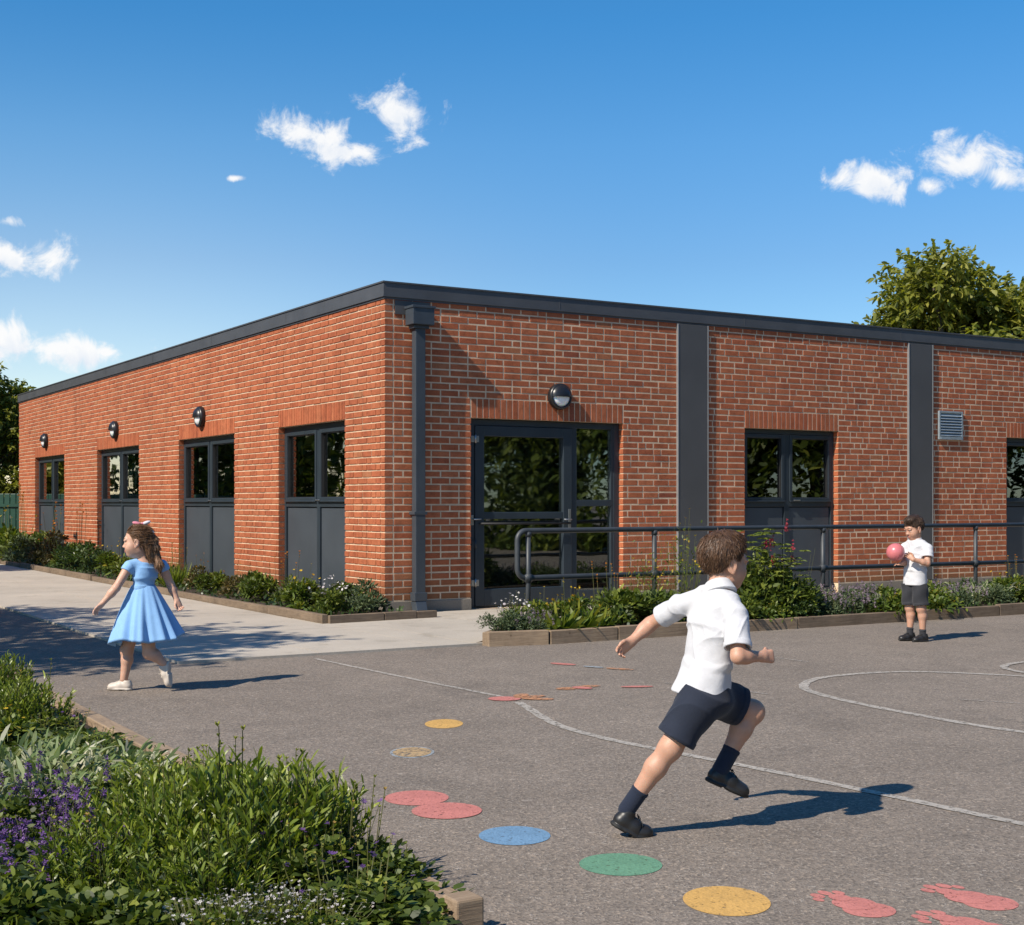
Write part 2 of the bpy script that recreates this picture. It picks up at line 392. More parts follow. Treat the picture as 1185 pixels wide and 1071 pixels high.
def footprint(label, x, y, s, rot, flip=1):
    mb = MB()
    disc(mb, .13*s, 0, .12*s, .125*s); disc(mb, .02*s, .012*flip*s, .105*s, .105*s, z=.0024); disc(mb, -.085*s, .02*flip*s, .06*s, .05*s, z=.003)
    for i, (tx, ty, r) in enumerate(((-.165,-.05,.036),(-.185,.015,.036),(-.155,.075,.032),(-.115,-.09,.028))):
        disc(mb, tx*s, ty*flip*s, r*1.2*s, r*.8*s, n=20, z=.0018)
    o = mb.build('painted_footprint', M['paint_red'], loc=(x, y, 0)); o.rotation_euler.z = rot
    return tag(o, label, 'painted footprint', 'red painted footprints')
footprint('red painted footprint just right of the large yellow spot', 1.095, 4.49, .68, R_(-60))
footprint('red painted footprint farthest right, at the playground edge', 1.50, 4.57, .72, R_(-56), -1)
footprint('red painted footprint nearest the camera, cut by the picture edge', 1.38, 4.27, .70, R_(-50))
# small worn shapes far back
def patch(label, parts, x, y):
    mb = MB()
    for i, (dx, dy, rx, ry, rot, mi) in enumerate(parts): disc(mb, dx, dy, rx, ry, rot, 14, .0052+.0006*i, mi)
    return tag(mb.build('painted_star', [M['paint_red'], M['paint_orange'], M['paint_pale']], loc=(x, y, 0)), label, 'painted shape', 'small worn painted shapes')
patch('worn red and orange painted star touching the white line', [(-.08,-.02,.11,.10,0,0),(.09,.07,.12,.05,.5,1),(.14,-.03,.11,.05,-.2,1),(.03,.12,.09,.05,1.3,1)], .03, 9.17)
patch('worn orange painted shape right of the painted star', [(-.08,-.05,.09,.06,.3,1),(.06,.06,.11,.05,.5,1),(.02,-.02,.08,.05,-.6,0)], .47, 9.70)
patch('thin worn strip of red, blue and orange paint near the timber bed', [(-.25,.22,.12,.05,-.6,0),(-.02,.02,.09,.04,-.6,2),(.18,-.12,.12,.04,-.5,1)], .66, 10.9)
patch('faint red and orange painted dashes left of the running boy', [(-.1,0,.12,.04,.1,0),(.32,.03,.14,.04,.1,1)], .98, 9.75)

def stroke(name, label, pts, wd, mat, closed=False, gaps=None, z=.0040):
    """painted line as a ribbon along a smooth polyline"""
    P = []
    n = len(pts)
    for i in range(n-1):
        p0 = Vector(pts[max(i-1,0)]); p1 = Vector(pts[i]); p2 = Vector(pts[i+1]); p3 = Vector(pts[min(i+2,n-1)])
        for k in range(10):
            t = k/10
            P.append(.5*((2*p1)+(-p0+p2)*t+(2*p0-5*p1+4*p2-p3)*t*t+(-p0+3*p1-3*p2+p3)*t**3))
    P.append(Vector(pts[-1]))
    mb = MB(); vs = []; fs = []
    for i, p in enumerate(P):
        a = P[max(i-1,0)]; b = P[min(i+1,len(P)-1)]; t = (b-a).normalized(); nn = Vector((-t.y, t.x))
        wv = wd*(1+.12*math.sin(i*1.7)) if not hasattr(wd, '__len__') else wd[0]+(wd[1]-wd[0])*i/(len(P)-1)
        vs += [(p.x+nn.x*wv/2, p.y+nn.y*wv/2, z), (p.x-nn.x*wv/2, p.y-nn.y*wv/2, z)]
    for i in range(len(P)-1): fs.append((2*i, 2*i+1, 2*i+3, 2*i+2))
    mb.add(vs, fs)
    return tag(mb.build(name, M[mat]), label, 'court line', 'white court lines')
stroke('court_line', 'straight white line running from the path to the painted star', [(-1.63,11.5),(-.85,10.35),(-.19,9.42),(-.03,9.2)], .045, 'line_white')
stroke('court_line', 'long curving white court line passing behind the running boy', [(.04,9.0),(.10,8.75),(.26,8.10),(.51,7.62),(.85,7.18),(1.28,6.65),(1.75,6.02),(2.07,5.58),(2.6,4.9)], .062, 'line_white')
cx, cy = 3.05, 9.0
arc = [(3.6,7.35),(2.9,7.82),(2.44,8.53),(2.12,9.25),(2.06,9.77),(2.34,10.3),(3.03,10.62),(3.81,10.35),(4.5,9.8)]
stroke('court_line', 'large white painted circle on the asphalt, left half in view', arc, .07, 'line_white')
stroke('court_line', 'small white painted arc at the far right of the playground', [(4.6,10.0),(4.05,10.3),(3.86,10.84),(4.16,11.25),(4.7,11.4)], .06, 'line_white', z=.006)
stroke('court_line', 'faint straight white line inside the large painted circle', [(2.95,9.13),(3.31,8.93),(3.8,8.66)], .035, 'line_worn')
stroke('court_line', 'short faint white line right of the running boy', [(1.1,9.95),(1.49,9.64),(1.73,9.38)], .04, 'line_worn')
stroke('court_line', 'short faint white line between the running boy and the boy with the ball', [(1.9,11.75),(2.22,11.56),(2.41,11.25)], .04, 'line_worn')
# ------------------------------------------------------------------ building materials
def m_brick():
    m, nt, out = nt_new('red_brick')
    b = N(nt, 'ShaderNodeBsdfPrincipled'); L(nt, b.outputs[0], out.inputs[0])
    co = coords(nt); at = N(nt, 'ShaderNodeAttribute', attribute_name='tint')
    r = ramp(nt, at.outputs['Fac'], [(0, (.27,.076,.040)), (.18, (.35,.096,.043)), (.5, (.395,.115,.050)), (.82, (.43,.138,.062)), (1, (.38,.145,.068))])
    n1 = noise(nt, co, 9, 6, .7); n2 = noise(nt, co, 70, 4, .7); n3 = noise(nt, co, .6, 4)
    c = mixc(nt, 1.0, r.outputs[0], ramp(nt, n1.outputs['Fac'], [(.28, (.66,.64,.62)), (.5, (1,1,1)), (.75, (1.16,1.15,1.12))]).outputs[0], 'MULTIPLY')
    c = mixc(nt, .7, c, mixc(nt, 1.0, c, ramp(nt, n2.outputs['Fac'], [(.3, (.6,.6,.6)), (.7, (1.25,1.25,1.25))]).outputs[0], 'MULTIPLY'))
    c = mixc(nt, 1.0, c, ramp(nt, n3.outputs['Fac'], [(.3, (.88,.88,.88)), (.7, (1.08,1.06,1.04))]).outputs[0], 'MULTIPLY')
    mp = N(nt, 'ShaderNodeMapping'); L(nt, co, mp.inputs[0]); mp.inputs['Scale'].default_value = (2.2, 2.2, .22); n4 = noise(nt, mp.outputs[0], 2.0, 5, .65)
    c = mixc(nt, 1.0, c, ramp(nt, n4.outputs['Fac'], [(.30, (.80,.78,.76)), (.5, (1,1,1)), (.72, (1.06,1.08,1.10))]).outputs[0], 'MULTIPLY')
    # algae staining near the ground
    sp = N(nt, 'ShaderNodeSeparateXYZ'); L(nt, co, sp.inputs[0])
    mr = N(nt, 'ShaderNodeMapRange'); L(nt, math_(nt, 'ADD', sp.outputs[2], math_(nt, 'MULTIPLY', n1.outputs['Fac'], -.5)), mr.inputs[0]); mr.inputs[1].default_value = .22; mr.inputs[2].default_value = -.12
    c = mixc(nt, math_(nt, 'MULTIPLY', mr.outputs[0], .6), c, (.10,.085,.04))
    L(nt, c, b.inputs['Base Color']); b.inputs['Roughness'].default_value = .86; b.inputs['Specular IOR Level'].default_value = .3
    L(nt, bump(nt, math_(nt, 'ADD', n2.outputs['Fac'], math_(nt, 'MULTIPLY', n1.outputs['Fac'], 1.5)), .6, .004), b.inputs['Normal'])
    return m
M['brick'] = m_brick()
M['mortar'] = simple('mortar', (.58,.435,.30), .92, var=.25, vscale=5, bscale=120, bstr=.6, bdist=.004)
M['frame'] = simple('window_frame_grey', (.026,.036,.046), .38, var=.12, vscale=3, bscale=200, bstr=.05, spec=.5)
M['panel'] = simple('infill_panel_grey', (.052,.062,.074), .45, var=.10, vscale=2.2, bscale=150, bstr=.06, spec=.45)
M['coping'] = simple('coping_metal', (.068,.071,.078), .45, var=.14, vscale=2.5, bscale=60, bstr=.04, spec=.5)
M['pilaster'] = simple('pilaster_panel', (.070,.070,.072), .6, var=.10, vscale=1.4, bscale=90, bstr=.08)
M['trim'] = simple('pale_metal_trim', (.33,.33,.33), .4, metal=.5, var=.1)
M['pipe'] = simple('downpipe_grey', (.045,.055,.068), .36, var=.12, vscale=4, bscale=90, bstr=.05)
M['black'] = simple('black_plastic', (.014,.014,.016), .35, var=.1)
M['steel'] = simple('brushed_steel', (.42,.42,.42), .32, metal=.9, var=.1)
M['vent'] = simple('vent_metal', (.36,.42,.46), .4, metal=.45, var=.15, vscale=6)
M['roof'] = simple('roof_felt', (.12,.12,.125), .9, bscale=20)
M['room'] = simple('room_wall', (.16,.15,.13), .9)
M['gasket'] = simple('black_gasket', (.008,.008,.009), .6)
def m_diffuser():
    m, nt, out = nt_new('frosted_diffuser')
    b = N(nt, 'ShaderNodeBsdfPrincipled'); b.inputs['Base Color'].default_value = (.85,.87,.88,1); b.inputs['Roughness'].default_value = .35
    b.inputs['Subsurface Weight'].default_value = .3; b.inputs['Subsurface Scale'].default_value = .03
    L(nt, b.outputs[0], out.inputs[0]); return m
M['diffuser'] = m_diffuser()
def m_glass():
    m, nt, out = nt_new('window_glass')
    co = coords(nt); n1 = noise(nt, co, 1.1, 2)
    bp = bump(nt, n1.outputs['Fac'], .10, .02)
    fr = N(nt, 'ShaderNodeFresnel'); fr.inputs[0].default_value = 1.6; L(nt, bp, fr.inputs['Normal'])
    t = N(nt, 'ShaderNodeBsdfTransparent'); t.inputs[0].default_value = (.56,.60,.58,1)
    g = N(nt, 'ShaderNodeBsdfGlossy'); g.inputs['Roughness'].default_value = .015; g.inputs[0].default_value = (.95,.97,.96,1); L(nt, bp, g.inputs['Normal'])
    mx = N(nt, 'ShaderNodeMixShader'); L(nt, math_(nt, 'MULTIPLY', fr.outputs[0], 2.4, clamp=True), mx.inputs[0]); L(nt, t.outputs[0], mx.inputs[1]); L(nt, g.outputs[0], mx.inputs[2])
    L(nt, mx.outputs[0], out.inputs[0]); return m
M['glass'] = m_glass()

# ------------------------------------------------------------------ the building
BLD = empty('school_building', (C0[0], C0[1], 0), B_ANG)
tag(BLD, 'single storey red brick school building with dark grey coping, windows and glazed door', 'building')
ZP = .155; PIT = .0801; NC = 44; ZT = ZP+PIT*NC          # 3.679
ZH = ZP+PIT*27; ZS = ZP+PIT*30                            # heads of openings, top of soldier courses
LEN_L = 19.75; LEN_R = 15.2
OPEN = {'L': [(1.11, 3.28), (5.01, 7.62), (9.86, 12.68), (15.30, 18.05)],
        'R': [(1.15, 3.39), (5.43, 7.16), (10.75, 12.5)]}
PIL = [(4.26, 4.77), (8.56, 9.07), (12.9, 13.4)]
def fmap(face, s, o, z): return (-o, s, z) if face == 'L' else (s, -o, z)
def fbox(mb, face, s0, s1, o0, o1, z0, z1, bev=0.0, mi=0):
    a = fmap(face, s0, o0, z0); b = fmap(face, s1, o1, z1)
    lo = tuple(min(p, q) for p, q in zip(a, b)); hi = tuple(max(p, q) for p, q in zip(a, b))
    mb.box(lo, hi, bev, mi)

rng = np.random.default_rng(3)
bricks = []     # face, s0,s1,z0,z1,depth
JT = .0165; DEP = .102
def subtract(s0, s1, holes):
    segs = [(s0, s1)]
    for h0, h1 in holes:
        ns = []
        for a, b in segs:
            if h1 <= a or h0 >= b: ns.append((a, b)); continue
            if a < h0: ns.append((a, h0))
            if b > h1: ns.append((h1, b))
        segs = ns
    return [q for q in segs if q[1]-q[0] > .02]
for face, LEN in (('L', LEN_L), ('R', LEN_R)):
    for c in range(NC):
        z0 = ZP+c*PIT+JT*.5; z1 = ZP+(c+1)*PIT-JT*.5
        first = (c % 2 == 0) == (face == 'L')
        s = 0.0 if first else DEP+JT
        holes = []
        for a, b in OPEN[face]:
            if c < 27: holes.append((a, b))
            elif c < 30: holes.append((a-.012, b+.012))
        if face == 'R':
            for a, b in PIL: holes.append((a+.01, b-.01))
        mod = .124
        off = (c % 2)*mod
        if not first: off = mod if (c % 2) else 2*mod
        nxt = s
        k = 0
        edge = s
        pos = off if first else off
        if pos <= s: pos = s+mod
        while edge < LEN:
            for ha, hb in holes:
                if abs(pos-ha) < .06: pos = ha+JT
                elif abs(pos-hb) < .06: pos = hb
            if pos <= edge+.02: pos = edge+mod
            end = min(pos, LEN)
            for a, b in subtract(edge, end-JT, holes):
                bricks.append((face, a+rng.uniform(-.0015,.0015), b+rng.uniform(-.0015,.0015), z0+rng.uniform(-.0012,.0012), z1+rng.uniform(-.0012,.0012), rng.uniform(-.0020,.0020)))
            edge = end
            pos = end+(mod if rng.random() < .14 else 2*mod)
            if end >= LEN: break
    for a, b in OPEN[face]:                                   # soldier courses
        n = int(round((b-a)/.0815)); wd = (b-a)/n
        for i in range(n):
            bricks.append((face, a+i*wd+.006, a+(i+1)*wd-.006, ZH+.002, ZS-JT*.5, rng.uniform(-.001,.003)))
def bricks_mesh():
    V = []; F = []; T = []
    c = .0028
    for face, s0, s1, z0, z1, o in bricks:
        b = len(V)
        for (oo, k) in ((o, c), (o-c, 0), (-DEP, 0)):
            for s, z in ((s0+k, z0+k), (s1-k, z0+k), (s1-k, z1-k), (s0+k, z1-k)):
                V.append(fmap(face, s, oo, z))
        q = [(0,1,2,3)]+[(i, 4+i, 4+(i+1)%4, (i+1)%4) for i in range(4)]+[(4+i, 8+i, 8+(i+1)%4, 4+(i+1)%4) for i in range(4)]
        if face == 'L': q = [tuple(reversed(f)) for f in q]
        F += [tuple(b+i for i in f) for f in q]
        t = float(np.clip(rng.normal(.54, .17), 0, 1))
        T += [t]*12
    return np.array(V), np.array(F), np.array(T)
V_, F_, T_ = bricks_mesh()
np_mesh('brick_wall', V_, [F_], M['brick'], BLD, tint=T_)
# mortar and wall core
def core(face, s_lo, s_hi, rec):
    mb = MB(); e = .009
    holes = [(a-e, b+e, .02, ZH+.0015) for a, b in OPEN[face]]
    ss = sorted({s_lo, s_hi, *[h[0] for h in holes], *[h[1] for h in holes]}); zs = [0.0, .02, ZH+.0015, ZT]
    for i in range(len(ss)-1):
        for j in range(3):
            cs = (ss[i]+ss[i+1])/2
            if j == 1 and any(h[0] < cs < h[1] for h in holes): continue
            fbox(mb, face, ss[i], ss[i+1], -.30, -rec, zs[j], zs[j+1])
    return mb
mb = core('L', .0026, LEN_L-.01, .0095); m2 = core('R', .3005, LEN_R-.01, .0025)
mb.add(m2.v, m2.f)
mb.box((.31, LEN_L-.3, 0), (LEN_R, LEN_L-.012, ZT)); mb.box((LEN_R-.3, .31, 0), (LEN_R-.012, LEN_L-.31, ZT))
mb.build('mortar', M['mortar'], BLD)
# concrete plinth
def plinth(face, s0, s1):
    for a, b in subtract(s0, s1, OPEN[face]):
        mb = MB(); fbox(mb, face, a, b, -.002, .014, -.05, ZP-.004, .006); mb.build('plinth', M['plinth'], BLD)
plinth('L', .02, LEN_L); plinth('R', -.014, LEN_R)
# roof and coping
mb = MB(); mb.add([(.2,.2,3.74),(LEN_R-.2,.2,3.74),(LEN_R-.2,LEN_L-.2,3.74),(.2,LEN_L-.2,3.74)], [(0,1,2,3)])
mb.build('roof', M['roof'], BLD)
def ring(mb, o0, o1, z0, z1):
    a = (-o1, -o1, LEN_R+o1, LEN_L+o1); b = (-o0, -o0, LEN_R+o0, LEN_L+o0)
    out_ = [(a[0],a[1]),(a[2],a[1]),(a[2],a[3]),(a[0],a[3])]; in_ = [(b[0],b[1]),(b[2],b[1]),(b[2],b[3]),(b[0],b[3])]
    vs = [(p[0],p[1],z) for z in (z0, z1) for p in out_]+[(p[0],p[1],z) for z in (z0, z1) for p in in_]
    fs = []
    for i in range(4):
        j = (i+1) % 4
        fs += [(i, j, 4+j, 4+i), (8+j, 8+i, 12+i, 12+j), (4+i, 4+j, 12+j, 12+i), (j, i, 8+i, 8+j)]
    mb.add(vs, fs)
mb = MB()
ring(mb, -.32, .022, 3.700, 3.846); ring(mb, -.30, .034, 3.846, 3.864); ring(mb, -.04, .029, 3.684, 3.700); ring(mb, -.06, .012, 3.660, 3.684)
for s in np.arange(2.95, 19, 3.0): fbox(mb, 'L', s, s+.012, .022, .0245, 3.70, 3.846)
for s in np.arange(2.4, 15, 3.0): fbox(mb, 'R', s, s+.012, .022, .0245, 3.70, 3.846)
mb.build('coping', M['coping'], BLD)
# pilaster panels
for a, b in PIL:
    mb = MB(); fbox(mb, 'R', a+.012, b-.012, -.002, .030, ZP, 3.654, .004); o = mb.build('pilaster', M['pilaster'], BLD)
    mb = MB(); fbox(mb, 'R', a-.006, a+.0118, -.002, .036, ZP, 3.654, .003); fbox(mb, 'R', b-.0118, b+.004, -.002, .034, ZP, 3.654, .003)
    mb.build('edge_trim', M['trim'], o)

def window(face, a, b, smid, label=None, z0=.03):
    """two lights over two solid panels, set back in the opening"""
    fo0, fo1 = -.165, -.088
    zt, zb = ZH-.004, z0
    mb = MB(); fw = .058
    fbox(mb, face, a+.002, a+fw, fo0, fo1, zb, zt, .004); fbox(mb, face, b-fw, b-.002, fo0, fo1, zb, zt, .004)
    fbox(mb, face, a+fw, b-fw, fo0, fo1-.002, zt-.062, zt-.002, .004); fbox(mb, face, a+fw, b-fw, fo0, fo1-.002, zb, zb+.07, .004)
    fbox(mb, face, smid-.045, smid+.045, fo0, fo1-.003, zb+.07, zt-.062, .004)
    fbox(mb, face, a+fw, smid-.045, fo0, fo1-.004, 1.245, 1.315, .004); fbox(mb, face, smid+.045, b-fw, fo0, fo1-.004, 1.245, 1.315, .004)
    fbox(mb, face, a+.001, b-.001, fo0-.02, fo1-.03, zt+.0015, ZH+.001)
    win = mb.build('window', M['frame'], BLD)
    if label: win['label'] = label
    for s0, s1 in ((a+fw, smid-.045), (smid+.045, b-fw)):
        # opening casement
        mb = MB(); c0, c1, zz0, zz1 = s0+.004, s1-.004, 1.319, zt-.066; cw = .05
        fbox(mb, face, c0, c0+cw, fo0+.01, fo1+.008, zz0, zz1, .005); fbox(mb, face, c1-cw, c1, fo0+.01, fo1+.008, zz0, zz1, .005)
        fbox(mb, face, c0+cw, c1-cw, fo0+.01, fo1+.007, zz1-cw, zz1, .005); fbox(mb, face, c0+cw, c1-cw, fo0+.01, fo1+.007, zz0, zz0+cw, .005)
        fbox(mb, face, c0-.003, c1+.003, fo1+.008, fo1+.028, zz0-.008, zz0+.012, .003)
        mb.build('sash', M['frame'], win)
        mb = MB(); fbox(mb, face, c0+cw, c1-cw, fo0+.03, fo0+.036, zz0+cw, zz1-cw); mb.build('pane', M['glass'], win)
        mb = MB(); g = .009
        for (q0, q1, r0, r1) in ((c0+cw, c0+cw+g, zz0+cw, zz1-cw), (c1-cw-g, c1-cw, zz0+cw, zz1-cw)): fbox(mb, face, q0, q1, fo0+.037, fo1-.006, r0, r1)
        fbox(mb, face, c0+cw+g, c1-cw-g, fo0+.037, fo1-.006, zz1-cw-g, zz1-cw); fbox(mb, face, c0+cw+g, c1-cw-g, fo0+.037, fo1-.006, zz0+cw, zz0+cw+g)
        mb.build('gasket', M['gasket'], win)
        mb = MB(); fbox(mb, face, s0+.012, s1-.012, fo0+.012, fo1-.024, zb+.082, 1.233, .004); mb.build('panel', M['panel'], win)
        mb = MB(); fbox(mb, face, s0, s1, fo0+.002, fo0+.02, zb+.07, 1.245); mb.build('shadow_gap', M['gasket'], win)
    mb = MB(); hs = smid+.10 if face == 'R' else smid-.12
    fbox(mb, face, hs, hs+.12, fo1+.028, fo1+.040, 1.325, 1.343, .003); mb.build('handle', M['steel'], win)
    return win
for i, (a, b) in enumerate(OPEN['L']): window('L', a, b, (a+b)/2 if i else 2.13)
for (a, b) in OPEN['R'][1:]: window('R', a, b, a+(b-a)*.485)

# ---- glazed entrance door
a, b = OPEN['R'][0]; fo0, fo1 = -.165, -.085; zt = ZH-.004
mb = MB()
fbox(mb, 'R', a+.002, a+.095, fo0, fo1, .02, zt, .004); fbox(mb, 'R', b-.085, b-.002, fo0, fo1, .02, zt, .004)
fbox(mb, 'R', a+.095, b-.085, fo0, fo1-.002, zt-.075, zt-.002, .004); fbox(mb, 'R', a+.095, b-.085, fo0, fo1-.02, .018, .042, .003)
fbox(mb, 'R', 2.655, 2.735, fo0, fo1-.003, .042, zt-.075, .004)
fbox(mb, 'R', a+.001, b-.001, fo0-.02, fo1-.03, zt+.0015, ZH+.001)
door = mb.build('door', M['frame'], BLD); door['label'] = 'glazed dark grey entrance door with side light'
mb = MB(); l0, l1 = a+.10, 2.650; sw = .125
fbox(mb, 'R', l0, l0+sw, fo0+.01, fo1+.014, .046, zt-.08, .006); fbox(mb, 'R', l1-sw, l1, fo0+.01, fo1+.014, .046, zt-.08, .006)
fbox(mb, 'R', l0+sw, l1-sw, fo0+.01, fo1+.013, zt-.08-.125, zt-.08, .006); fbox(mb, 'R', l0+sw, l1-sw, fo0+.01, fo1+.013, .046, .25, .006)
fbox(mb, 'R', l0+sw, l1-sw, fo0+.02, fo1+.005, 1.10, 1.185, .006)
mb.build('door_leaf', M['frame'], door)
mb = MB(); fbox(mb, 'R', l0+sw, l1-sw, fo0+.035, fo0+.043, .25, 1.10); fbox(mb, 'R', l0+sw, l1-sw, fo0+.035, fo0+.043, 1.185, zt-.205)
mb.build('pane', M['glass'], door)
mb = MB()
fbox(mb, 'R', 2.735, b-.085, fo0+.004, fo1-.004, 1.255, 1.335, .004); fbox(mb, 'R', 2.735, b-.085, fo0+.004, fo1-.004, .042, .19, .004)
fbox(mb, 'R', b-.125, b-.085, fo0+.005, fo1-.005, .19, 1.255, .003); fbox(mb, 'R', b-.125, b-.085, fo0+.005, fo1-.005, 1.335, zt-.075, .003)
mb.build('side_light', M['frame'], door)
mb = MB(); fbox(mb, 'R', 2.735, b-.125, fo0+.03, fo0+.038, .19, 1.255); fbox(mb, 'R', 2.735, b-.125, fo0+.03, fo0+.038, 1.335, zt-.075)
mb.build('pane', M['glass'], door)
mb = MB(); mb.tube([fmap('R', s, fo1+.062, z) for s, z in ((l0+.05, 1.045), (l1-.05, 1.045))], .014, 12)
for s in (l0+.06, l1-.06): mb.tube([fmap('R', s, fo1+.012, 1.045), fmap('R', s, fo1+.062, 1.045)], .010, 10)
mb.build('push_bar', M['gasket'], door)
mb = MB(); fbox(mb, 'R', 2.595, 2.632, fo1+.014, fo1+.022, .93, 1.22, .003)
mb.tube([fmap('R', 2.613, fo1+.020, 1.09), fmap('R', 2.613, fo1+.065, 1.09), fmap('R', 2.50, fo1+.068, 1.09)], .0095, 10); mb.build('handle', M['steel'], door)
mb = MB()
fbox(mb, 'R', a+.045, a+.078, fo1, fo1+.012, 1.03, 1.15, .003); mb.tube([fmap('R', a+.062, fo1+.01, 1.10), fmap('R', a+.062, fo1+.05, 1.10), fmap('R', a+.16, fo1+.05, 1.10)], .010, 10)
mb.build('handle', M['steel'], door)
for z in (.28, 2.02, .75):
    mb = MB(); mb.tube([fmap('R', l0-.002, fo1+.022, z), fmap('R', l0-.002, fo1+.022, z+.10)], .011, 10); fbox(mb, 'R', l0-.055, l0+.05, fo1+.001, fo1+.016, z+.012, z+.088, .003)
    mb.build('hinge', M['steel' if z != .75 else 'frame'], door)

# ---- rainwater pipe
mb = MB(); fbox(mb, 'R', .335, .465, .035, .135, .20, 3.37, .008)
dp = mb.build('downpipe', M['pipe'], BLD)
mb = MB(); fbox(mb, 'R', .262, .540, .012, .215, 3.365, 3.57, .006); fbox(mb, 'R', .25, .552, .008, .227, 3.555, 3.585, .005); fbox(mb, 'R', .30, .50, .02, .16, 3.325, 3.366, .005)
mb.build('hopper', M['pipe'], dp)
mb = MB(); fbox(mb, 'R', .13, .59, .0035, .008, 3.50, 3.654, .002); fbox(mb, 'R', .122, .598, .002, .0115, 3.492, 3.50); 
mb.build('outlet_plate', M['pilaster'], dp)
for z in (1.16,):
    mb = MB(); fbox(mb, 'R', .315, .485, .002, .142, z, z+.035, .004); mb.build('bracket', M['pipe'], dp)
mb = MB(); fbox(mb, 'R', .318, .482, .025, .148, .155, .255, .006); mb.obox(fmap('R', .40, .10, .095), (1,0,0), (0,.93,-.37), (.14,.12,.15), bev=.006)
mb.build('pipe_shoe', M['pipe'], dp)
# ---- louvred vent
va, vb, vz0, vz1 = 9.20, 9.72, 2.25, 2.68
mb = MB(); fr_ = .03
fbox(mb, 'R', va, va+fr_, .003, .035, vz0, vz1, .003); fbox(mb, 'R', vb-fr_, vb, .003, .035, vz0, vz1, .003)
fbox(mb, 'R', va+fr_, vb-fr_, .003, .034, vz1-fr_, vz1, .003); fbox(mb, 'R', va+fr_, vb-fr_, .003, .040, vz0, vz0+fr_*1.4, .003); fbox(mb, 'R', va+fr_, vb-fr_, .002, .006, vz0+.04, vz1-.03)
for i in range(8):
    z = vz0+.075+i*.042
    mb.obox(fmap('R', (va+vb)/2, .022, z), (1,0,0), (0,-.62,-.78), (vb-va-2*fr_, .046, .004))
mb.build('vent', M['vent'], BLD)
# ---- room seen through the glass
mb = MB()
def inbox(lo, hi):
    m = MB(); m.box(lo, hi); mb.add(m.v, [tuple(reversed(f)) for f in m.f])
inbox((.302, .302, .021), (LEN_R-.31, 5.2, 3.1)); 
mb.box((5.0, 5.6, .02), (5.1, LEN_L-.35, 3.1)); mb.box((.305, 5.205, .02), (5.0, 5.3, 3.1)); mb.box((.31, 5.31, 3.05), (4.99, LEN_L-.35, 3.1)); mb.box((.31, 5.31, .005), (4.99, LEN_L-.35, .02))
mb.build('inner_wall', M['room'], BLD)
M['cloth_pale'] = simple('curtain_cloth', (.50,.52,.48), .9); M['paper'] = simple('paper', (.55,.50,.40), .9, var=.35, vscale=14)
M['wood_dark'] = simple('dark_wood', (.10,.06,.035), .6, var=.3, vscale=5)
def curtain(s0, s1, z0, z1):
    mb = MB(); vs = []; fs = []; n = 24
    for i in range(n+1):
        s = s0+(s1-s0)*i/n; o = -.36-.02*math.sin(i*1.3)
        vs += [fmap('R', s, o, z0), fmap('R', s, o, z1)]
    for i in range(n): fs.append((2*i, 2*i+2, 2*i+3, 2*i+1))
    mb.add(vs, fs, True); mb.build('curtain', M['cloth_pale'], BLD)
curtain(3.20, 3.40, .1, 2.28); curtain(6.98, 7.2, .9, 2.28); curtain(12.3, 12.6, .1, 2.28)
for (s, d, z, w_, h_) in ((6.62, -.9, 1.75, .34, .42), (1.65, -2.2, 1.45, .5, .55), (2.4, -3.0, .75, .35, .5)):
    mb = MB(); fbox(mb, 'R', s-w_/2, s+w_/2, d-.02, d, z, z+h_, .004); mb.build('notice_board', M['paper'], BLD)
mb = MB(); fbox(mb, 'R', 1.2, 2.6, -2.9, -2.1, .68, .72, .01)
for s in (1.3, 2.5):
    for o in (-2.8, -2.2): fbox(mb, 'R', s-.03, s+.03, o-.03, o+.03, .022, .68)
mb.build('table', M['wood_dark'], BLD)

# ---- wall lamps (things of their own, fixed to the brickwork)
def wall_lamp(face, s, z, label, r=.165):
    t = empty('wall_lamp', W(*(fmap(face, s, 0, 0)[:2]), z), B_ANG+(0 if face == 'R' else -math.pi/2))
    tag(t, label, 'lamp', 'round bulkhead lamps on the brick walls')
    ax = lambda p: (p[0], -p[2], p[1])        # lathe axis -> local -y (outward)
    mb = MB(); mb.lathe([(0,.002),(r*.98,.002),(r,.02),(r,.055),(r*.97,.07),(r*.86,.085),(r*.80,.085),(r*.80,.045),(0,.045)], 40, ax)
    mb.build('housing', M['black'], t)
    n = 24; vs = []; fs = []
    rows = [(.80,.060),(.74,.085),(.55,.112),(.3,.125),(.0,.128)]
    def half(name, mat, a0, a1, k, ex):
        vs = []; fs = []
        for q, h in rows:
            for i in range(n+1):
                a = a0+(a1-a0)*i/n; vs.append((r*q*k*math.cos(a), -(h*ex), r*q*k*math.sin(a)))
        for j in range(len(rows)-1):
            for i in range(n): fs.append((j*(n+1)+i, j*(n+1)+i+1, (j+1)*(n+1)+i+1, (j+1)*(n+1)+i))
        m = MB(); m.add(vs, fs, True); return m
    half('d', None, math.pi, 2*math.pi, .99, .86).build('diffuser', M['diffuser'], t)
    m = half('h', None, -.03, math.pi+.03, 1.12, 1.10)
    m.add([(-r*.9,-.06,-.004),(r*.9,-.06,-.004),(r*.5,-.132,-.004),(-r*.5,-.132,-.004),(-r*.9,-.06,.006),(r*.9,-.06,.006),(r*.5,-.132,.006),(-r*.5,-.132,.006)], [(0,1,2,3),(7,6,5,4),(3,2,6,7)])
    m.build('hood', M['black'], t)
    return t
wall_lamp('R', 2.40, 2.62, 'round half-hooded lamp on the brick above the entrance door')
wall_lamp('L', 6.44, 2.63, 'round half-hooded lamp above the second window from the building corner')
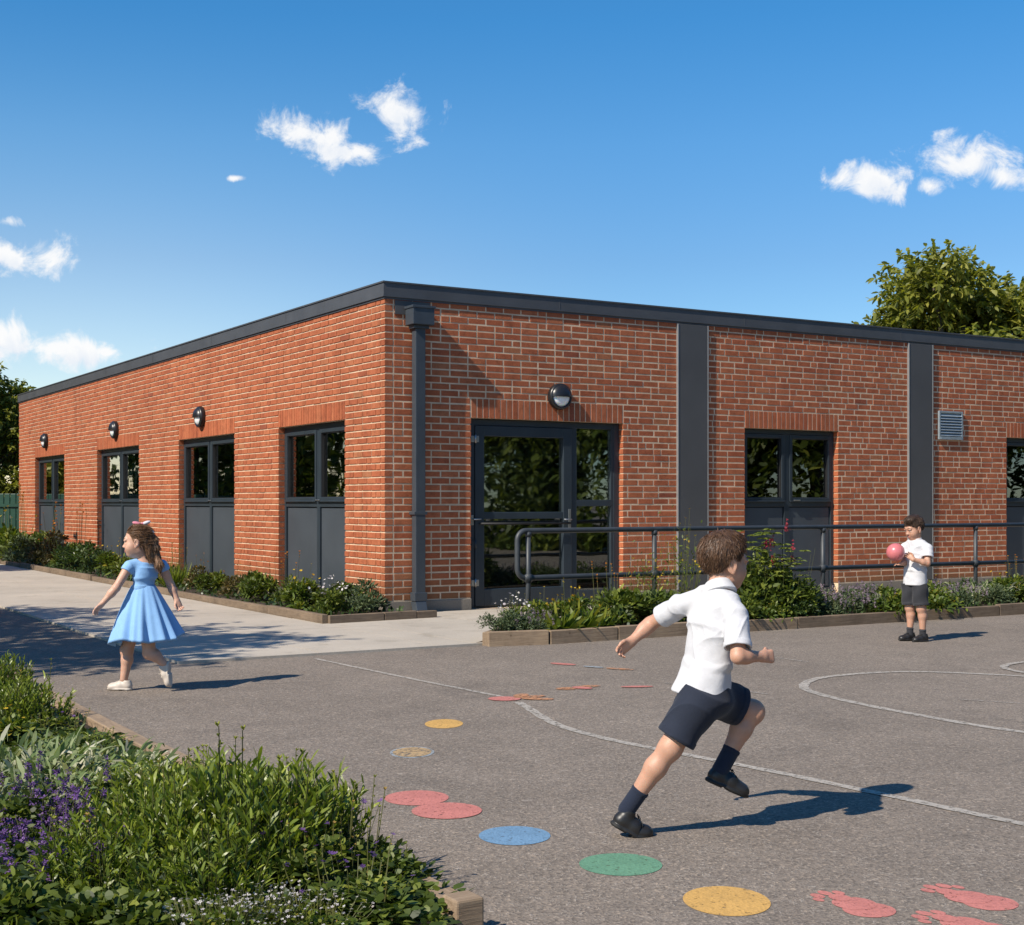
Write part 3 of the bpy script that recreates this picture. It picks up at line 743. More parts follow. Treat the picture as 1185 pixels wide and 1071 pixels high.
wall_lamp('L', 11.30, 2.65, 'round half-hooded lamp above the third window from the building corner')
wall_lamp('L', 16.90, 2.66, 'round half-hooded lamp above the window farthest from the building corner')

# ---- steel handrail guarding the ramp
M['rail'] = simple('painted_rail', (.040,.046,.052), .5, metal=.0, var=.2, vscale=9, bscale=70, bstr=.08)
HR = empty('handrail', W(.40, -2.5, 0), B_ANG)
tag(HR, 'grey tubular steel handrail with two rails beside the entrance ramp', 'handrail')
x0 = -.13; zt, zb_ = 1.015, .535; rr = .028; x1 = 14.5
def rnd(cx, cz, a0, a1, r=.10, n=7): return [(cx+r*math.cos(a0+(a1-a0)*i/n), 0, cz+r*math.sin(a0+(a1-a0)*i/n)) for i in range(n+1)]
pts = [(x1, 0, zt)]+rnd(x0+.10, zt-.10, math.pi/2, math.pi)+rnd(x0+.10, zb_+.10, math.pi, 1.5*math.pi)+[(x1, 0, zb_)]
mb = MB(); mb.tube(pts, rr, 14); mb.build('rail', M['rail'], HR)
for px in (.0, 1.60, 4.06, 6.68, 9.2, 11.8, 14.3):
    mb = MB(); mb.tube([(px, 0, -.02), (px, 0, zt-.004)], .026, 14); p = mb.build('post', M['rail'], HR)
    mb = MB(); mb.tube([(px, 0, zt-.06), (px, 0, zt-.012)], .032, 14); mb.build('collar', M['rail'], p)
    mb = MB(); mb.tube([(px, 0, zb_-.045), (px, 0, zb_+.04)], .035, 14); mb.tube([(px-.05, 0, zb_), (px+.05, 0, zb_)], .0345, 14); mb.build('collar', M['rail'], p)
# ---- far green fence
M['green_metal'] = simple('green_painted_steel', (.010,.052,.034), .5, var=.2, vscale=2)
FN = empty('steel_fence', (-11.9, 33.6, 0), math.pi-.12); tag(FN, 'dark green vertical ribbed steel fence beyond the far end of the building', 'fence')
mb = MB()
for i in range(90):
    x = i*.155; mb.box((x, -.014, .05), (x+.142, .012, 1.52), .012)
mb.build('pales', M['green_metal'], FN)
mb = MB(); mb.box((-.02, .0125, .35), (14, .05, .42)); mb.box((-.02, .0125, 1.2), (14, .05, 1.27)); mb.build('rail', M['green_metal'], FN)
for i in range(6):
    mb = MB(); mb.box((i*2.7-.04, .051, -.05), (i*2.7+.04, .12, 1.58), .005); mb.build('post', M['green_metal'], FN)
# ------------------------------------------------------------------ timber edged beds
def m_timber(name, a, b):
    m, nt, out = nt_new(name)
    p = N(nt, 'ShaderNodeBsdfPrincipled'); L(nt, p.outputs[0], out.inputs[0])
    co = coords(nt); mp = N(nt, 'ShaderNodeMapping'); L(nt, co, mp.inputs[0]); mp.inputs['Scale'].default_value = (1.6, 26, 26)
    n1 = noise(nt, mp.outputs[0], 3, 6, .65, .6); n2 = noise(nt, co, 3, 5, .7)
    r = ramp(nt, n1.outputs['Fac'], [(.25, a), (.75, b)])
    c = mixc(nt, 1.0, r.outputs[0], ramp(nt, n2.outputs['Fac'], [(.3,(.6,.58,.55)),(.55,(1,1,1)),(.8,(1.2,1.18,1.12))]).outputs[0], 'MULTIPLY')
    kn = N(nt, 'ShaderNodeTexVoronoi'); kn.inputs['Scale'].default_value = 5; L(nt, co, kn.inputs['Vector'])
    c = mixc(nt, 1.0, c, ramp(nt, kn.outputs['Distance'], [(.03,(.35,.3,.28)),(.075,(1,1,1))]).outputs[0], 'MULTIPLY')
    L(nt, c, p.inputs['Base Color']); p.inputs['Roughness'].default_value = .82
    L(nt, bump(nt, n1.outputs['Fac'], .5, .006), p.inputs['Normal'])
    return m
M['timber'] = m_timber('weathered_timber', (.20,.135,.085), (.36,.265,.175))
M['timber_old'] = m_timber('old_timber', (.12,.085,.055), (.24,.175,.12))
M['soil'] = simple('soil', (.045,.032,.022), .95, var=.5, vscale=18, bscale=40, bstr=1.0, bdist=.03)
def board(bed, p, q, t, h, mat, z0=-.03, cap=.006):
    """sleeper from p to q (world xy)"""
    d = Vector((q[0]-p[0], q[1]-p[1], 0)); l = d.length; d.normalize()
    mb = MB(); mb.box((0, -t/2, z0), (l, t/2, h), cap)
    o = mb.build('board', M[mat], bed); o.location = (p[0], p[1], 0); o.rotation_euler = (0, 0, math.atan2(d.y, d.x))
    return o
def soil(bed, poly, z):
    mb = MB(); mb.add([(p[0], p[1], z) for p in poly], [tuple(range(len(poly)))]); return mb.build('soil', M['soil'], bed)
# bed along the long wall
bedL = empty('flower_bed'); tag(bedL, 'narrow planted bed with low timber edging along the windowed brick wall', 'flower bed')
v = -.88
rr_ = random.Random(5)
while v < 21:
    l = rr_.uniform(1.1, 1.9); board(bedL, W(-1.13+rr_.uniform(-.012,.012), v+.008), W(-1.13+rr_.uniform(-.012,.012), v+l-.008), .07, .10+rr_.uniform(-.012,.014), 'timber_old'); v += l
for u0, u1 in ((-1.09,-.42),(-.41,.0),(.01,.27)): board(bedL, W(u0, -.88+.10*(u0+1.1)), W(u1, -.88+.10*(u1+1.1)), .07, .095+.01*rr_.random(), 'timber_old')
soil(bedL, [W(-1.11,-.86), W(-.02,-.78), W(-.02,21), W(-1.11,21)], .055)
# bed in front of the ramp rail
bedR = empty('flower_bed'); tag(bedR, 'long timber edged bed with mixed plants in front of the steel handrail', 'flower bed')
fr = [(-.74,-3.62),(-.16,-3.74),(.62,-3.72),(1.5,-3.72),(2.9,-3.72),(4.4,-3.72),(6.0,-3.72),(7.7,-3.72),(9.5,-3.72),(11.4,-3.72),(13.6,-3.72)]
for i in range(len(fr)-1): board(bedR, W(fr[i][0]+.008, fr[i][1]), W(fr[i+1][0]-.004, fr[i+1][1]), .075, (.125 if i < 3 else .12)+rr_.uniform(-.008,.010), 'timber' if i < 4 else 'timber_old')
board(bedR, W(-.72,-3.56), W(.42,-2.46), .06, .12, 'timber'); board(bedR, W(.46,-2.44), W(13.6,-2.44), .05, .08, 'timber_old')
soil(bedR, [W(-.68,-3.59), W(13.6,-3.69), W(13.6,-2.46), W(.44,-2.46)], .085)
# raised bed in the foreground
bedF = empty('flower_bed'); tag(bedF, 'densely planted raised bed with thick timber sleepers nearest the camera', 'flower bed')
v = -10.90
for l in (.62,.58,.72,1.05,1.3,1.2,1.5,1.5): board(bedF, W(-5.085, v), W(-5.085+rr_.uniform(-.008,.008), v+l-.008), .085, .15+rr_.uniform(-.008,.008), 'timber'); v += l
board(bedF, W(-5.14,-10.95), W(-6.5,-10.95), .08, .125, 'timber'); board(bedF, W(-6.51,-10.90), W(-8.4,-10.90), .08, .125, 'timber'); board(bedF, W(-8.44,-10.9), W(-8.44,-2.4), .09, .15, 'timber'); board(bedF, W(-5.06,-2.34), W(-8.4,-2.34), .09, .15, 'timber')
mb = MB(); mb.box((-.046,-.046,-.03), (.046,.046,.165), .007); p_ = mb.build('corner_post', M['timber'], bedF); p_.location = W(-5.088,-10.948); p_.rotation_euler.z = B_ANG
mb = MB(); mb.tube([(.047,.0,.12),(.051,0,.12)], .008, 10); b_ = mb.build('bolt', M['steel'], p_)
soil(bedF, [W(-5.1,-10.87), W(-5.1,-2.38), W(-8.4,-2.38), W(-8.4,-10.87)], .10)

# ------------------------------------------------------------------ foliage
G = np.random.default_rng(11)
def unit(a): return a/np.maximum(np.linalg.norm(a, axis=-1, keepdims=True), 1e-9)
def leaves(base, d, L_, W_, curl, tint, shape=(.35, 1.0, .75), roll=None):
    """bent, pointed leaves: two quads and a tip"""
    n = len(base); d = unit(d)
    L_ = np.broadcast_to(L_, (n,))[:, None]; W_ = np.broadcast_to(W_, (n,))[:, None]*.5; curl = np.broadcast_to(curl, (n,))[:, None]
    up = np.tile([0., 0, 1], (n, 1)); rnd_ = G.normal(size=(n, 3)); 
    up = unit(up+.55*rnd_)
    side = unit(np.cross(d, up)); 
    ts = (0, .34, .70, 1.0); V = []
    for t, wf in zip(ts, (*shape, 0)):
        p = base+d*L_*t+np.array([0, 0, -1.])*curl*L_*t*t
        if wf: V += [p-side*W_*wf, p+side*W_*wf]
        else: V += [p]
    V = np.stack(V, 1).reshape(-1, 3)
    b = np.arange(n)[:, None]*7
    q = np.concatenate([b+np.array([[0,1,3,2]]), b+np.array([[2,3,5,4]])]); t3 = b+np.array([[4,5,6]])
    return V, [q, t3], np.repeat(np.broadcast_to(tint, (n,)), 7)
def merge(parts):
    V = []; F4 = []; F3 = []; T = []; o = 0
    for v, fs, t in parts:
        V.append(v); T.append(t)
        for f in fs:
            (F4 if f.shape[1] == 4 else F3).append(f+o)
        o += len(v)
    out_ = []
    if F4: out_.append(np.concatenate(F4))
    if F3: out_.append(np.concatenate(F3))
    return np.concatenate(V), out_, np.concatenate(T)
def stems(a, b, r, tint):
    """thin three-sided stems from a to b"""
    n = len(a); V = []
    for P, k in ((a, 1.0), (b, .6)):
        for j in range(3):
            an = j*2.094; V.append(P+np.array([math.cos(an), math.sin(an), 0])*r*k)
    V = np.stack(V, 1).reshape(-1, 3); bb = np.arange(n)[:, None]*6
    q = np.concatenate([bb+np.array([[j, (j+1) % 3, 3+(j+1) % 3, 3+j]]) for j in range(3)])
    return V, [q], np.repeat(np.broadcast_to(tint, (n,)), 6)
def petals(c, nrm, r, k, tint, cup=.3, wf=.55):
    """flower heads: k petals round each centre"""
    n = len(c); nrm = unit(nrm); t1 = unit(np.cross(nrm, G.normal(size=(n, 3)))); t2 = np.cross(nrm, t1)
    V = []
    r = np.broadcast_to(r, (n,))[:, None]
    for j in range(k):
        a = 2*math.pi*j/k; d = t1*math.cos(a)+t2*math.sin(a); s = -t1*math.sin(a)+t2*math.cos(a)
        V += [c, c+d*r*.6-s*r*wf*.5+nrm*r*cup*.6, c+d*r+nrm*r*cup, c+d*r*.6+s*r*wf*.5+nrm*r*cup*.6]
    V = np.stack(V, 1).reshape(-1, 3); b = np.arange(n*k)[:, None]*4
    return V, [b+np.array([[0,1,2,3]])], np.repeat(np.broadcast_to(tint, (n,)), 4*k)

GR = leafmat('leaf_green', [(0, (.026,.044,.009)), (.45, (.085,.122,.020)), (.8, (.175,.21,.034)), (1, (.26,.28,.05))])
GRD = leafmat('leaf_dark', [(0, (.018,.038,.012)), (.5, (.048,.086,.024)), (1, (.115,.155,.04))], rough=.4, spec=.5)
GRY = leafmat('leaf_yellowgreen', [(0, (.045,.075,.012)), (.5, (.11,.16,.022)), (.85, (.22,.23,.03)), (1, (.36,.27,.03))])
GRG = leafmat('leaf_greygreen', [(0, (.04,.062,.03)), (.5, (.085,.120,.058)), (1, (.16,.19,.10))], rough=.65, trans=.2)
SILV = leafmat('leaf_silver', [(0, (.06,.11,.028)), (.4, (.14,.20,.07)), (.75, (.30,.34,.19)), (1, (.50,.48,.38))], rough=.6)
BRZ = leafmat('leaf_bronze', [(0, (.045,.045,.020)), (.5, (.105,.095,.036)), (.8, (.17,.12,.055)), (1, (.21,.16,.06))])
LAN = leafmat('leaf_lance', [(0, (.022,.040,.008)), (.4, (.100,.150,.020)), (.8, (.24,.29,.038)), (1, (.37,.41,.08))], rough=.38, spec=.5, trans=.35)
def flat_mat(name, stops, trans=.25): return leafmat(name, stops, rough=.6, trans=trans, spec=.2, tcol=(1.1,1.1,1.1))
PUR = flat_mat('petal_purple', [(0, (.075,.035,.14)), (.5, (.15,.075,.27)), (1, (.28,.17,.38))])
MAU = flat_mat('petal_mauve', [(0, (.17,.12,.19)), (.5, (.28,.21,.29)), (1, (.42,.34,.40))])
WHT = flat_mat('petal_white', [(0, (.5,.45,.5)), (1, (.75,.72,.72))])
YEL = flat_mat('petal_yellow', [(0, (.45,.26,.02)), (1, (.62,.45,.04))])
ORG = flat_mat('petal_orange', [(0, (.40,.12,.02)), (1, (.60,.26,.04))])
RED = flat_mat('petal_red', [(0, (.26,.025,.035)), (1, (.42,.06,.09))])
BUD = flat_mat('bud_green', [(0, (.14,.17,.03)), (.6, (.26,.27,.05)), (1, (.36,.24,.07))])
STM = leafmat('stem', [(0, (.06,.07,.02)), (1, (.12,.12,.04))], trans=.05)

def g_bush(r=.28, h=.5, n=900, ll=.055, lw=.022, lumps=9, up=.5):
    """rounded shrub: leaf clumps over twigs, uneven outline"""
    c = unit(G.normal(size=(lumps, 3)))*G.uniform(.35, .85, (lumps, 1)); c[:, 2] = np.abs(c[:, 2])*.9+.1
    c = c*np.array([r, r, h*.8]); cr = G.uniform(.32, .55, lumps)*r
    k = G.integers(0, lumps, n); dv = unit(G.normal(size=(n, 3))); dv[:, 2] = np.abs(dv[:, 2])*1.0-.25
    p = c[k]+dv*cr[k][:, None]*G.uniform(.45, 1.05, (n, 1)); p[:, 2] = np.maximum(p[:, 2], .01)
    d = unit(dv+np.array([0, 0, up])+.5*G.normal(size=(n, 3)))
    t = np.clip(.42+.22*G.normal(size=n)+G.normal(size=lumps)[k]*.10, 0, 1)
    lv = leaves(p, d, ll*G.uniform(.6, 1.25, n), lw*G.uniform(.7, 1.2, n), .25, t)
    st = stems(np.tile([0., 0, 0], (lumps, 1))+G.normal(size=(lumps, 3))*[.03, .03, 0], c+[0, 0, cr.mean()*.3], .004, .4)
    return [('foliage', lv, 0), ('stems', st, 1)]
def g_lance(r=.2, h=.36, n=260, lw=.014, spread=.45, curl=.25):
    a = G.uniform(0, 6.28, n); q = np.sqrt(G.uniform(0, 1, n))*r
    p = np.stack([q*np.cos(a), q*np.sin(a), np.zeros(n)], 1)
    d = np.stack([np.cos(a)*spread*(q/r+.15)*G.uniform(.2, 1.3, n), np.sin(a)*spread*(q/r+.15)*G.uniform(.2, 1.3, n), np.ones(n)], 1)+.16*G.normal(size=(n, 3))
    return leaves(p, d, h*G.uniform(.45, 1.1, n), lw*G.uniform(.7, 1.3, n), curl*G.uniform(0, 1.6, n), np.clip(.5+.25*G.normal(size=n), 0, 1), shape=(.6, 1, .8))
def g_spikes(n, r, h, hh, k=26, pr=.010):
    """flower spikes: petals up the last hh of each stem"""
    a = G.uniform(0, 6.28, n); q = np.sqrt(G.uniform(0, 1, n))*r
    b = np.stack([q*np.cos(a), q*np.sin(a), np.zeros(n)], 1)
    tp = b+np.stack([np.cos(a)*q*.5, np.sin(a)*q*.5, h*G.uniform(.7, 1.1, n)], 1)+.02*G.normal(size=(n, 3))
    s = G.uniform(0, 1, (n, k)); c = (tp[:, None]-np.array([0, 0, hh])*s[..., None])+.006*G.normal(size=(n, k, 3))*(1+s[..., None])
    c = c.reshape(-1, 3)
    return stems(b, tp, .0028, .5), petals(c, G.normal(size=c.shape)+[0, 0, .5], pr*G.uniform(.7, 1.3, len(c)), 4, np.clip(.5+.28*G.normal(size=len(c)), 0, 1))
def g_heads(n, r, h, pr, k=7, dome=.6, jitter=.05):
    a = G.uniform(0, 6.28, n); q = np.sqrt(G.uniform(0, 1, n))*r
    tp = np.stack([q*np.cos(a), q*np.sin(a), h*(1-dome*.45*(q/r)**2)+jitter*G.normal(size=n)], 1)
    b = tp*[.6, .6, .15]
    return stems(b, tp, .0022, .5), petals(tp, np.array([0, 0, 1.])+.6*G.normal(size=(n, 3)), pr*G.uniform(.75, 1.25, n), k, np.clip(.5+.28*G.normal(size=n), 0, 1))
def g_buds(n, r, h, s=.012):
    a = G.uniform(0, 6.28, n); q = np.sqrt(G.uniform(0, 1, n))*r
    b = np.stack([q*np.cos(a), q*np.sin(a), np.zeros(n)], 1); tp = b*[1.25, 1.25, 0]+np.stack([0*q, 0*q, h*G.uniform(.72, 1.12, n)], 1)+.015*G.normal(size=(n, 3))
    C = []; 
    for j in range(3): C.append(tp-[0, 0, .035*j*(j > 0)]+.002*G.normal(size=(n, 3)))
    sz = [s, s*.7, s*.6]
    pts = [petals(C[j], np.array([0, 0, 1.])+.2*G.normal(size=(n, 3)), sz[j], 5, np.clip(.5+.3*G.normal(size=n), 0, 1), cup=1.6, wf=.9) for j in range(3)]
    return stems(b, tp, .0032, .7), merge(pts)
PROTO = {}
def proto(kind, parts):
    PROTO.setdefault(kind, []).append(parts)
def make(kind, name, label, cat, group, loc, s=1.0, rz=None, var=None, sz=None):
    """a plant thing: its first use of a prototype builds the meshes, later uses copy them"""
    lst = PROTO[kind]; i = (var if var is not None else random.randrange(len(lst))) % len(lst); pr = lst[i]
    t = empty(name, loc, random.uniform(0, 6.28) if rz is None else rz)
    t.scale = (s*random.uniform(.93, 1.07), s*random.uniform(.93, 1.07), s*(sz or 1)*random.uniform(.95, 1.05))
    tag(t, label, cat, group)
    for j, p in enumerate(pr):
        if isinstance(p, bpy.types.Object):
            c = p.copy(); COL.objects.link(c); c.parent = t
        else:
            nm, (v_, f_, tt), mat = p
            pr[j] = np_mesh(nm, v_, f_, mat, t, smooth=False, tint=tt)
    return t
def P_bush(kind, mat, nvar=3, extra=None, **kw):
    for _ in range(nvar):
        b = g_bush(**kw); parts = [('foliage', b[0][1], mat), ('stems', b[1][1], STM)]
        if extra: parts += extra()
        proto(kind, parts)
def flowers(fn, mat, *a, **k):
    def f():
        st, pe = fn(*a, **k); return [('stems', st, STM), ('flowers', pe, mat)]
    return f
P_bush('bush_dark', GRD, 3, r=.30, h=.42, n=1300, ll=.055, lw=.020)
P_bush('bush_green', GR, 3, r=.28, h=.45, n=1200, ll=.065, lw=.024)
P_bush('bush_yellow', GRY, 2, extra=flowers(g_heads, YEL, 9, .24, .43, .015), r=.26, h=.38, n=1000, ll=.070, lw=.024)
P_bush('bush_grey', GRG, 3, r=.30, h=.36, n=1300, ll=.055, lw=.016)
P_bush('bush_bronze', BRZ, 2, extra=flowers(g_heads, ORG, 10, .22, .42, .012), r=.26, h=.40, n=1000, ll=.055, lw=.020)
P_bush('bush_daisy', GR, 2, extra=flowers(g_heads, WHT, 36, .25, .40, .016, 9), r=.27, h=.33, n=1100, ll=.055, lw=.020)
P_bush('mat_green', GRY, 2, r=.26, h=.18, n=800, ll=.055, lw=.026, up=.2)
P_bush('mauve', GRG, 3, extra=flowers(g_spikes, MAU, 22, .25, .29, .09, 12, .013), r=.29, h=.28, n=900, ll=.06, lw=.018)
P_bush('bush_airy', GR, 2, extra=flowers(g_buds, ORG, 8, .22, .66, .014), r=.27, h=.48, n=1100, ll=.075, lw=.018, up=.9)
for _ in range(2):
    lv = g_lance(.16, .42, 240, .016, .8, .25); st, bd = g_buds(10, .14, .55, .013); proto('spiky', [('foliage', lv, LAN), ('stems', st, STM), ('flowers', bd, BUD)])
for _ in range(2):   # yellow variegated rosettes
    lv = g_lance(.10, .34, 90, .050, 1.1, .5); fl = g_heads(5, .16, .30, .022, 6)
    proto('variegated', [('foliage', lv, GRY), ('stems', fl[0], STM), ('flowers', fl[1], YEL)])
for _ in range(1):   # tall red-flowered shrub
    b = g_bush(.54, .98, 3200, .12, .040, 26, .35); ps = []
    wr = []
    for _k in range(40):                                   # whorls of long leaves on upright shoots
        a = G.uniform(0, 6.28); q = G.uniform(.1, .46); z = G.uniform(.25, 1.08); c = np.array([q*math.cos(a), q*math.sin(a), z])
        n = 12; aa = np.linspace(0, 6.28, n)+G.uniform(0, 1); d = np.stack([np.cos(aa), np.sin(aa), np.full(n, .55)], 1)
        wr.append(leaves(np.tile(c, (n, 1)), d, .14*G.uniform(.7, 1.2, n), .028, .5, np.clip(.65+.2*G.normal(size=n), 0, 1)))
    st, _p = g_spikes(16, .36, 1.05, .12)
    n = 16; hd = []
    for _k in range(4):
        a = G.uniform(0, 6.28); q = G.uniform(.1, .42); c = np.array([q*math.cos(a), q*math.sin(a), G.uniform(.90, 1.12)])
        m_ = 16; cc_ = c+G.normal(size=(m_, 3))*[.016, .016, .035]; hd.append(petals(cc_, G.normal(size=(m_, 3)), .020, 5, np.clip(.5+.3*G.normal(size=m_), 0, 1)))
    proto('red_shrub', [('foliage', merge([b[0][1]]+wr), GR), ('stems', merge([b[1][1], st]), STM), ('flowers', merge(hd), RED)])
for _ in range(2):   # airy tall stems with small yellow flowers
    lv = g_lance(.16, .34, 120, .018, .8, .3); st, hd = g_heads(46, .26, .82, .014, 5, .9, .16); ts = []
    n = 260; p = G.normal(size=(n, 3))*[.12, .12, .2]+[0, 0, .42]; ts = leaves(p, G.normal(size=(n, 3))+[0, 0, .6], .05, .014, .2, np.clip(.55+.25*G.normal(size=n), 0, 1))
    proto('airy_yellow', [('foliage', merge([lv, ts]), GRY), ('stems', st, STM), ('flowers', hd, YEL)])
# foreground kinds, finer
for _ in range(3):
    n = 150; a = G.uniform(0, 6.28, n); q = np.sqrt(G.uniform(0, 1, n))*.24; b0 = np.stack([q*np.cos(a), q*np.sin(a), 0*q], 1)
    hh = .36*G.uniform(.62, 1.08, n)*(1-.35*(q/.23)**2); tp = b0*[1.35, 1.35, 0]+np.stack([.03*G.normal(size=n), .03*G.normal(size=n), hh], 1)   # upright leafy shoots
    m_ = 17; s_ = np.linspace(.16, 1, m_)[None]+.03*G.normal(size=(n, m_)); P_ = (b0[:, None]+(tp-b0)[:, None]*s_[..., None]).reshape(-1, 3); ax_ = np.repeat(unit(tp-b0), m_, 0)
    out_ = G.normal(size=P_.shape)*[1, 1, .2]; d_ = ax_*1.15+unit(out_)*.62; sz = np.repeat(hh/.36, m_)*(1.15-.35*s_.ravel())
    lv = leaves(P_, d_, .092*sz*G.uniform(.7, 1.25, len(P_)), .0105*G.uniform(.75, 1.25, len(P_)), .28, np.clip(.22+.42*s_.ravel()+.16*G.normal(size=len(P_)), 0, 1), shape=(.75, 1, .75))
    st0 = stems(b0, tp, .0035, .5); st, bd = g_buds(4, .19, .45, .011); st = merge([st0, st])
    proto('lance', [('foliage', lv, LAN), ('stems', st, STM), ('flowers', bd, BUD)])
for _ in range(2):   # furry silver leaves with curled tips
    n = 520; a = G.uniform(0, 6.28, n); q = np.sqrt(G.uniform(0, 1, n))*.28
    p = np.stack([q*np.cos(a), q*np.sin(a), .02+.12*G.uniform(0, 1, n)], 1); d = np.stack([np.cos(a)*.5, np.sin(a)*.5, np.full(n, .9)], 1)+.3*G.normal(size=(n, 3))
    lv = leaves(p, d, .105*G.uniform(.6, 1.2, n), .014*G.uniform(.6, 1.2, n), .75*G.uniform(.3, 1.5, n), np.clip(.62+.25*G.normal(size=n), 0, 1), shape=(.6, 1, .7))
    proto('silver', [('foliage', lv, SILV)])
for _ in range(2):   # purple flowered mound
    b = g_bush(.26, .30, 900, .055, .022, 10, .5); s1, f1 = g_spikes(34, .25, .32, .11, 15, .015)
    proto('purple', [('foliage', b[0][1], GR), ('stems', merge([b[1][1], s1]), STM), ('flowers', f1, PUR)])
for _ in range(2):   # low broad leaved mound
    b = g_bush(.28, .26, 1300, .060, .030, 12, .6); proto('broad', [('foliage', b[0][1], GR), ('stems', b[1][1], STM)])
for _ in range(2):   # small white flowered mat
    b = g_bush(.26, .20, 1300, .034, .020, 12, .5); s1, f1 = g_heads(130, .25, .235, .0075, 5, .8, .02)
    proto('white_mat', [('foliage', b[0][1], GRY), ('stems', merge([b[1][1], s1]), STM), ('flowers', f1, WHT)])
for _ in range(2):   # mixed green mound with odd yellow and purple flowers
    b = g_bush(.26, .26, 1200, .050, .024, 12, .5); s1, f1 = g_heads(9, .22, .33, .014, 6); s2, f2 = g_buds(8, .2, .36, .009)
    proto('mixed', [('foliage', b[0][1], GR), ('stems', merge([b[1][1], s1, s2]), STM), ('flowers', f1, PUR), ('flowers', f2, BUD)])

# ---- planting of the wall bed (u, v, kind, scale, label)
LB = [
 (-.45,-.40,'bush_grey',.95,'low grey green bush at the timber end of the wall bed, nearest the downpipe'),
 (-.82,-.32,'bush_daisy',.85,'small white-flowered bush at the front corner of the wall bed'),
 (-.40,.30,'bush_green',.95,'rounded green bush hard against the brick pier at the building corner'),
 (-.80,.62,'bush_yellow',.95,'yellow-flowered bright bush in front of the brick pier at the building corner'),
 (-.62,1.45,'bush_airy',.78,'airy bush with orange tips below the nearest half of the nearest window'),
 (-.70,2.35,'bush_green',1.0,'dense leafy bush below the far half of the nearest window'),
 (-.58,3.30,'bush_bronze',.85,'bronze leaved bush beside the far jamb of the nearest window'),
 (-.66,4.15,'bush_green',.85,'rounded green bush in the middle of the brick pier after the nearest window'),
 (-.55,4.95,'bush_bronze',.90,'small bronze bush before the second window from the building corner'),
 (-.64,5.75,'spiky',.85,'spiky lance leaved plant below the near half of the second window'),
 (-.60,6.6,'bush_yellow',.95,'pale green bush with yellow flowers below the far half of the second window'),
 (-.62,7.6,'bush_green',1.3,'large bright green bush just right of the girl, by the second window'),
 (-.60,8.9,'bush_yellow',1.15,'yellow flecked bush hidden partly behind the girl in blue'),
 (-.55,10.2,'bush_dark',1.2,'dark bush below the near half of the third window, left of the girl'),
 (-.75,11.4,'bush_dark',1.15,'dark rounded bush below the far half of the third window'),
 (-.50,12.4,'bush_airy',1.15,'tall airy bush rising in front of the third window'),
 (-.82,13.2,'bush_bronze',1.05,'low bronze bush at the path edge between the two far windows'),
 (-.45,14.0,'bush_bronze',1.55,'tall rusty coloured bush between the two far windows'),
 (-.80,15.2,'bush_grey',1.2,'rounded grey green bush at the path edge before the far window'),
 (-.50,15.9,'bush_airy',1.6,'large yellowish bush below the far window, tallest in the wall bed'),
 (-.60,17.2,'bush_yellow',1.8,'wide yellow green bush below the far window'),
 (-.85,18.6,'bush_green',1.5,'bright green bush by the far end of the brick wall'),
 (-.75,20.2,'bush_dark',1.7,'dark green bush in front of the green steel fence'),
]
for u, v, k, s, lb in LB:
    make(k, 'shrub', lb, 'plant', 'plants in the bed along the brick wall', W(u, v, .05), s*(1.22 if v < 11 else 1.42))
def u_at(px, v):
    t = (px-592.5)/1601; return (t*(16+.855*v)+1.474+.519*v)/(.855-.519*t)
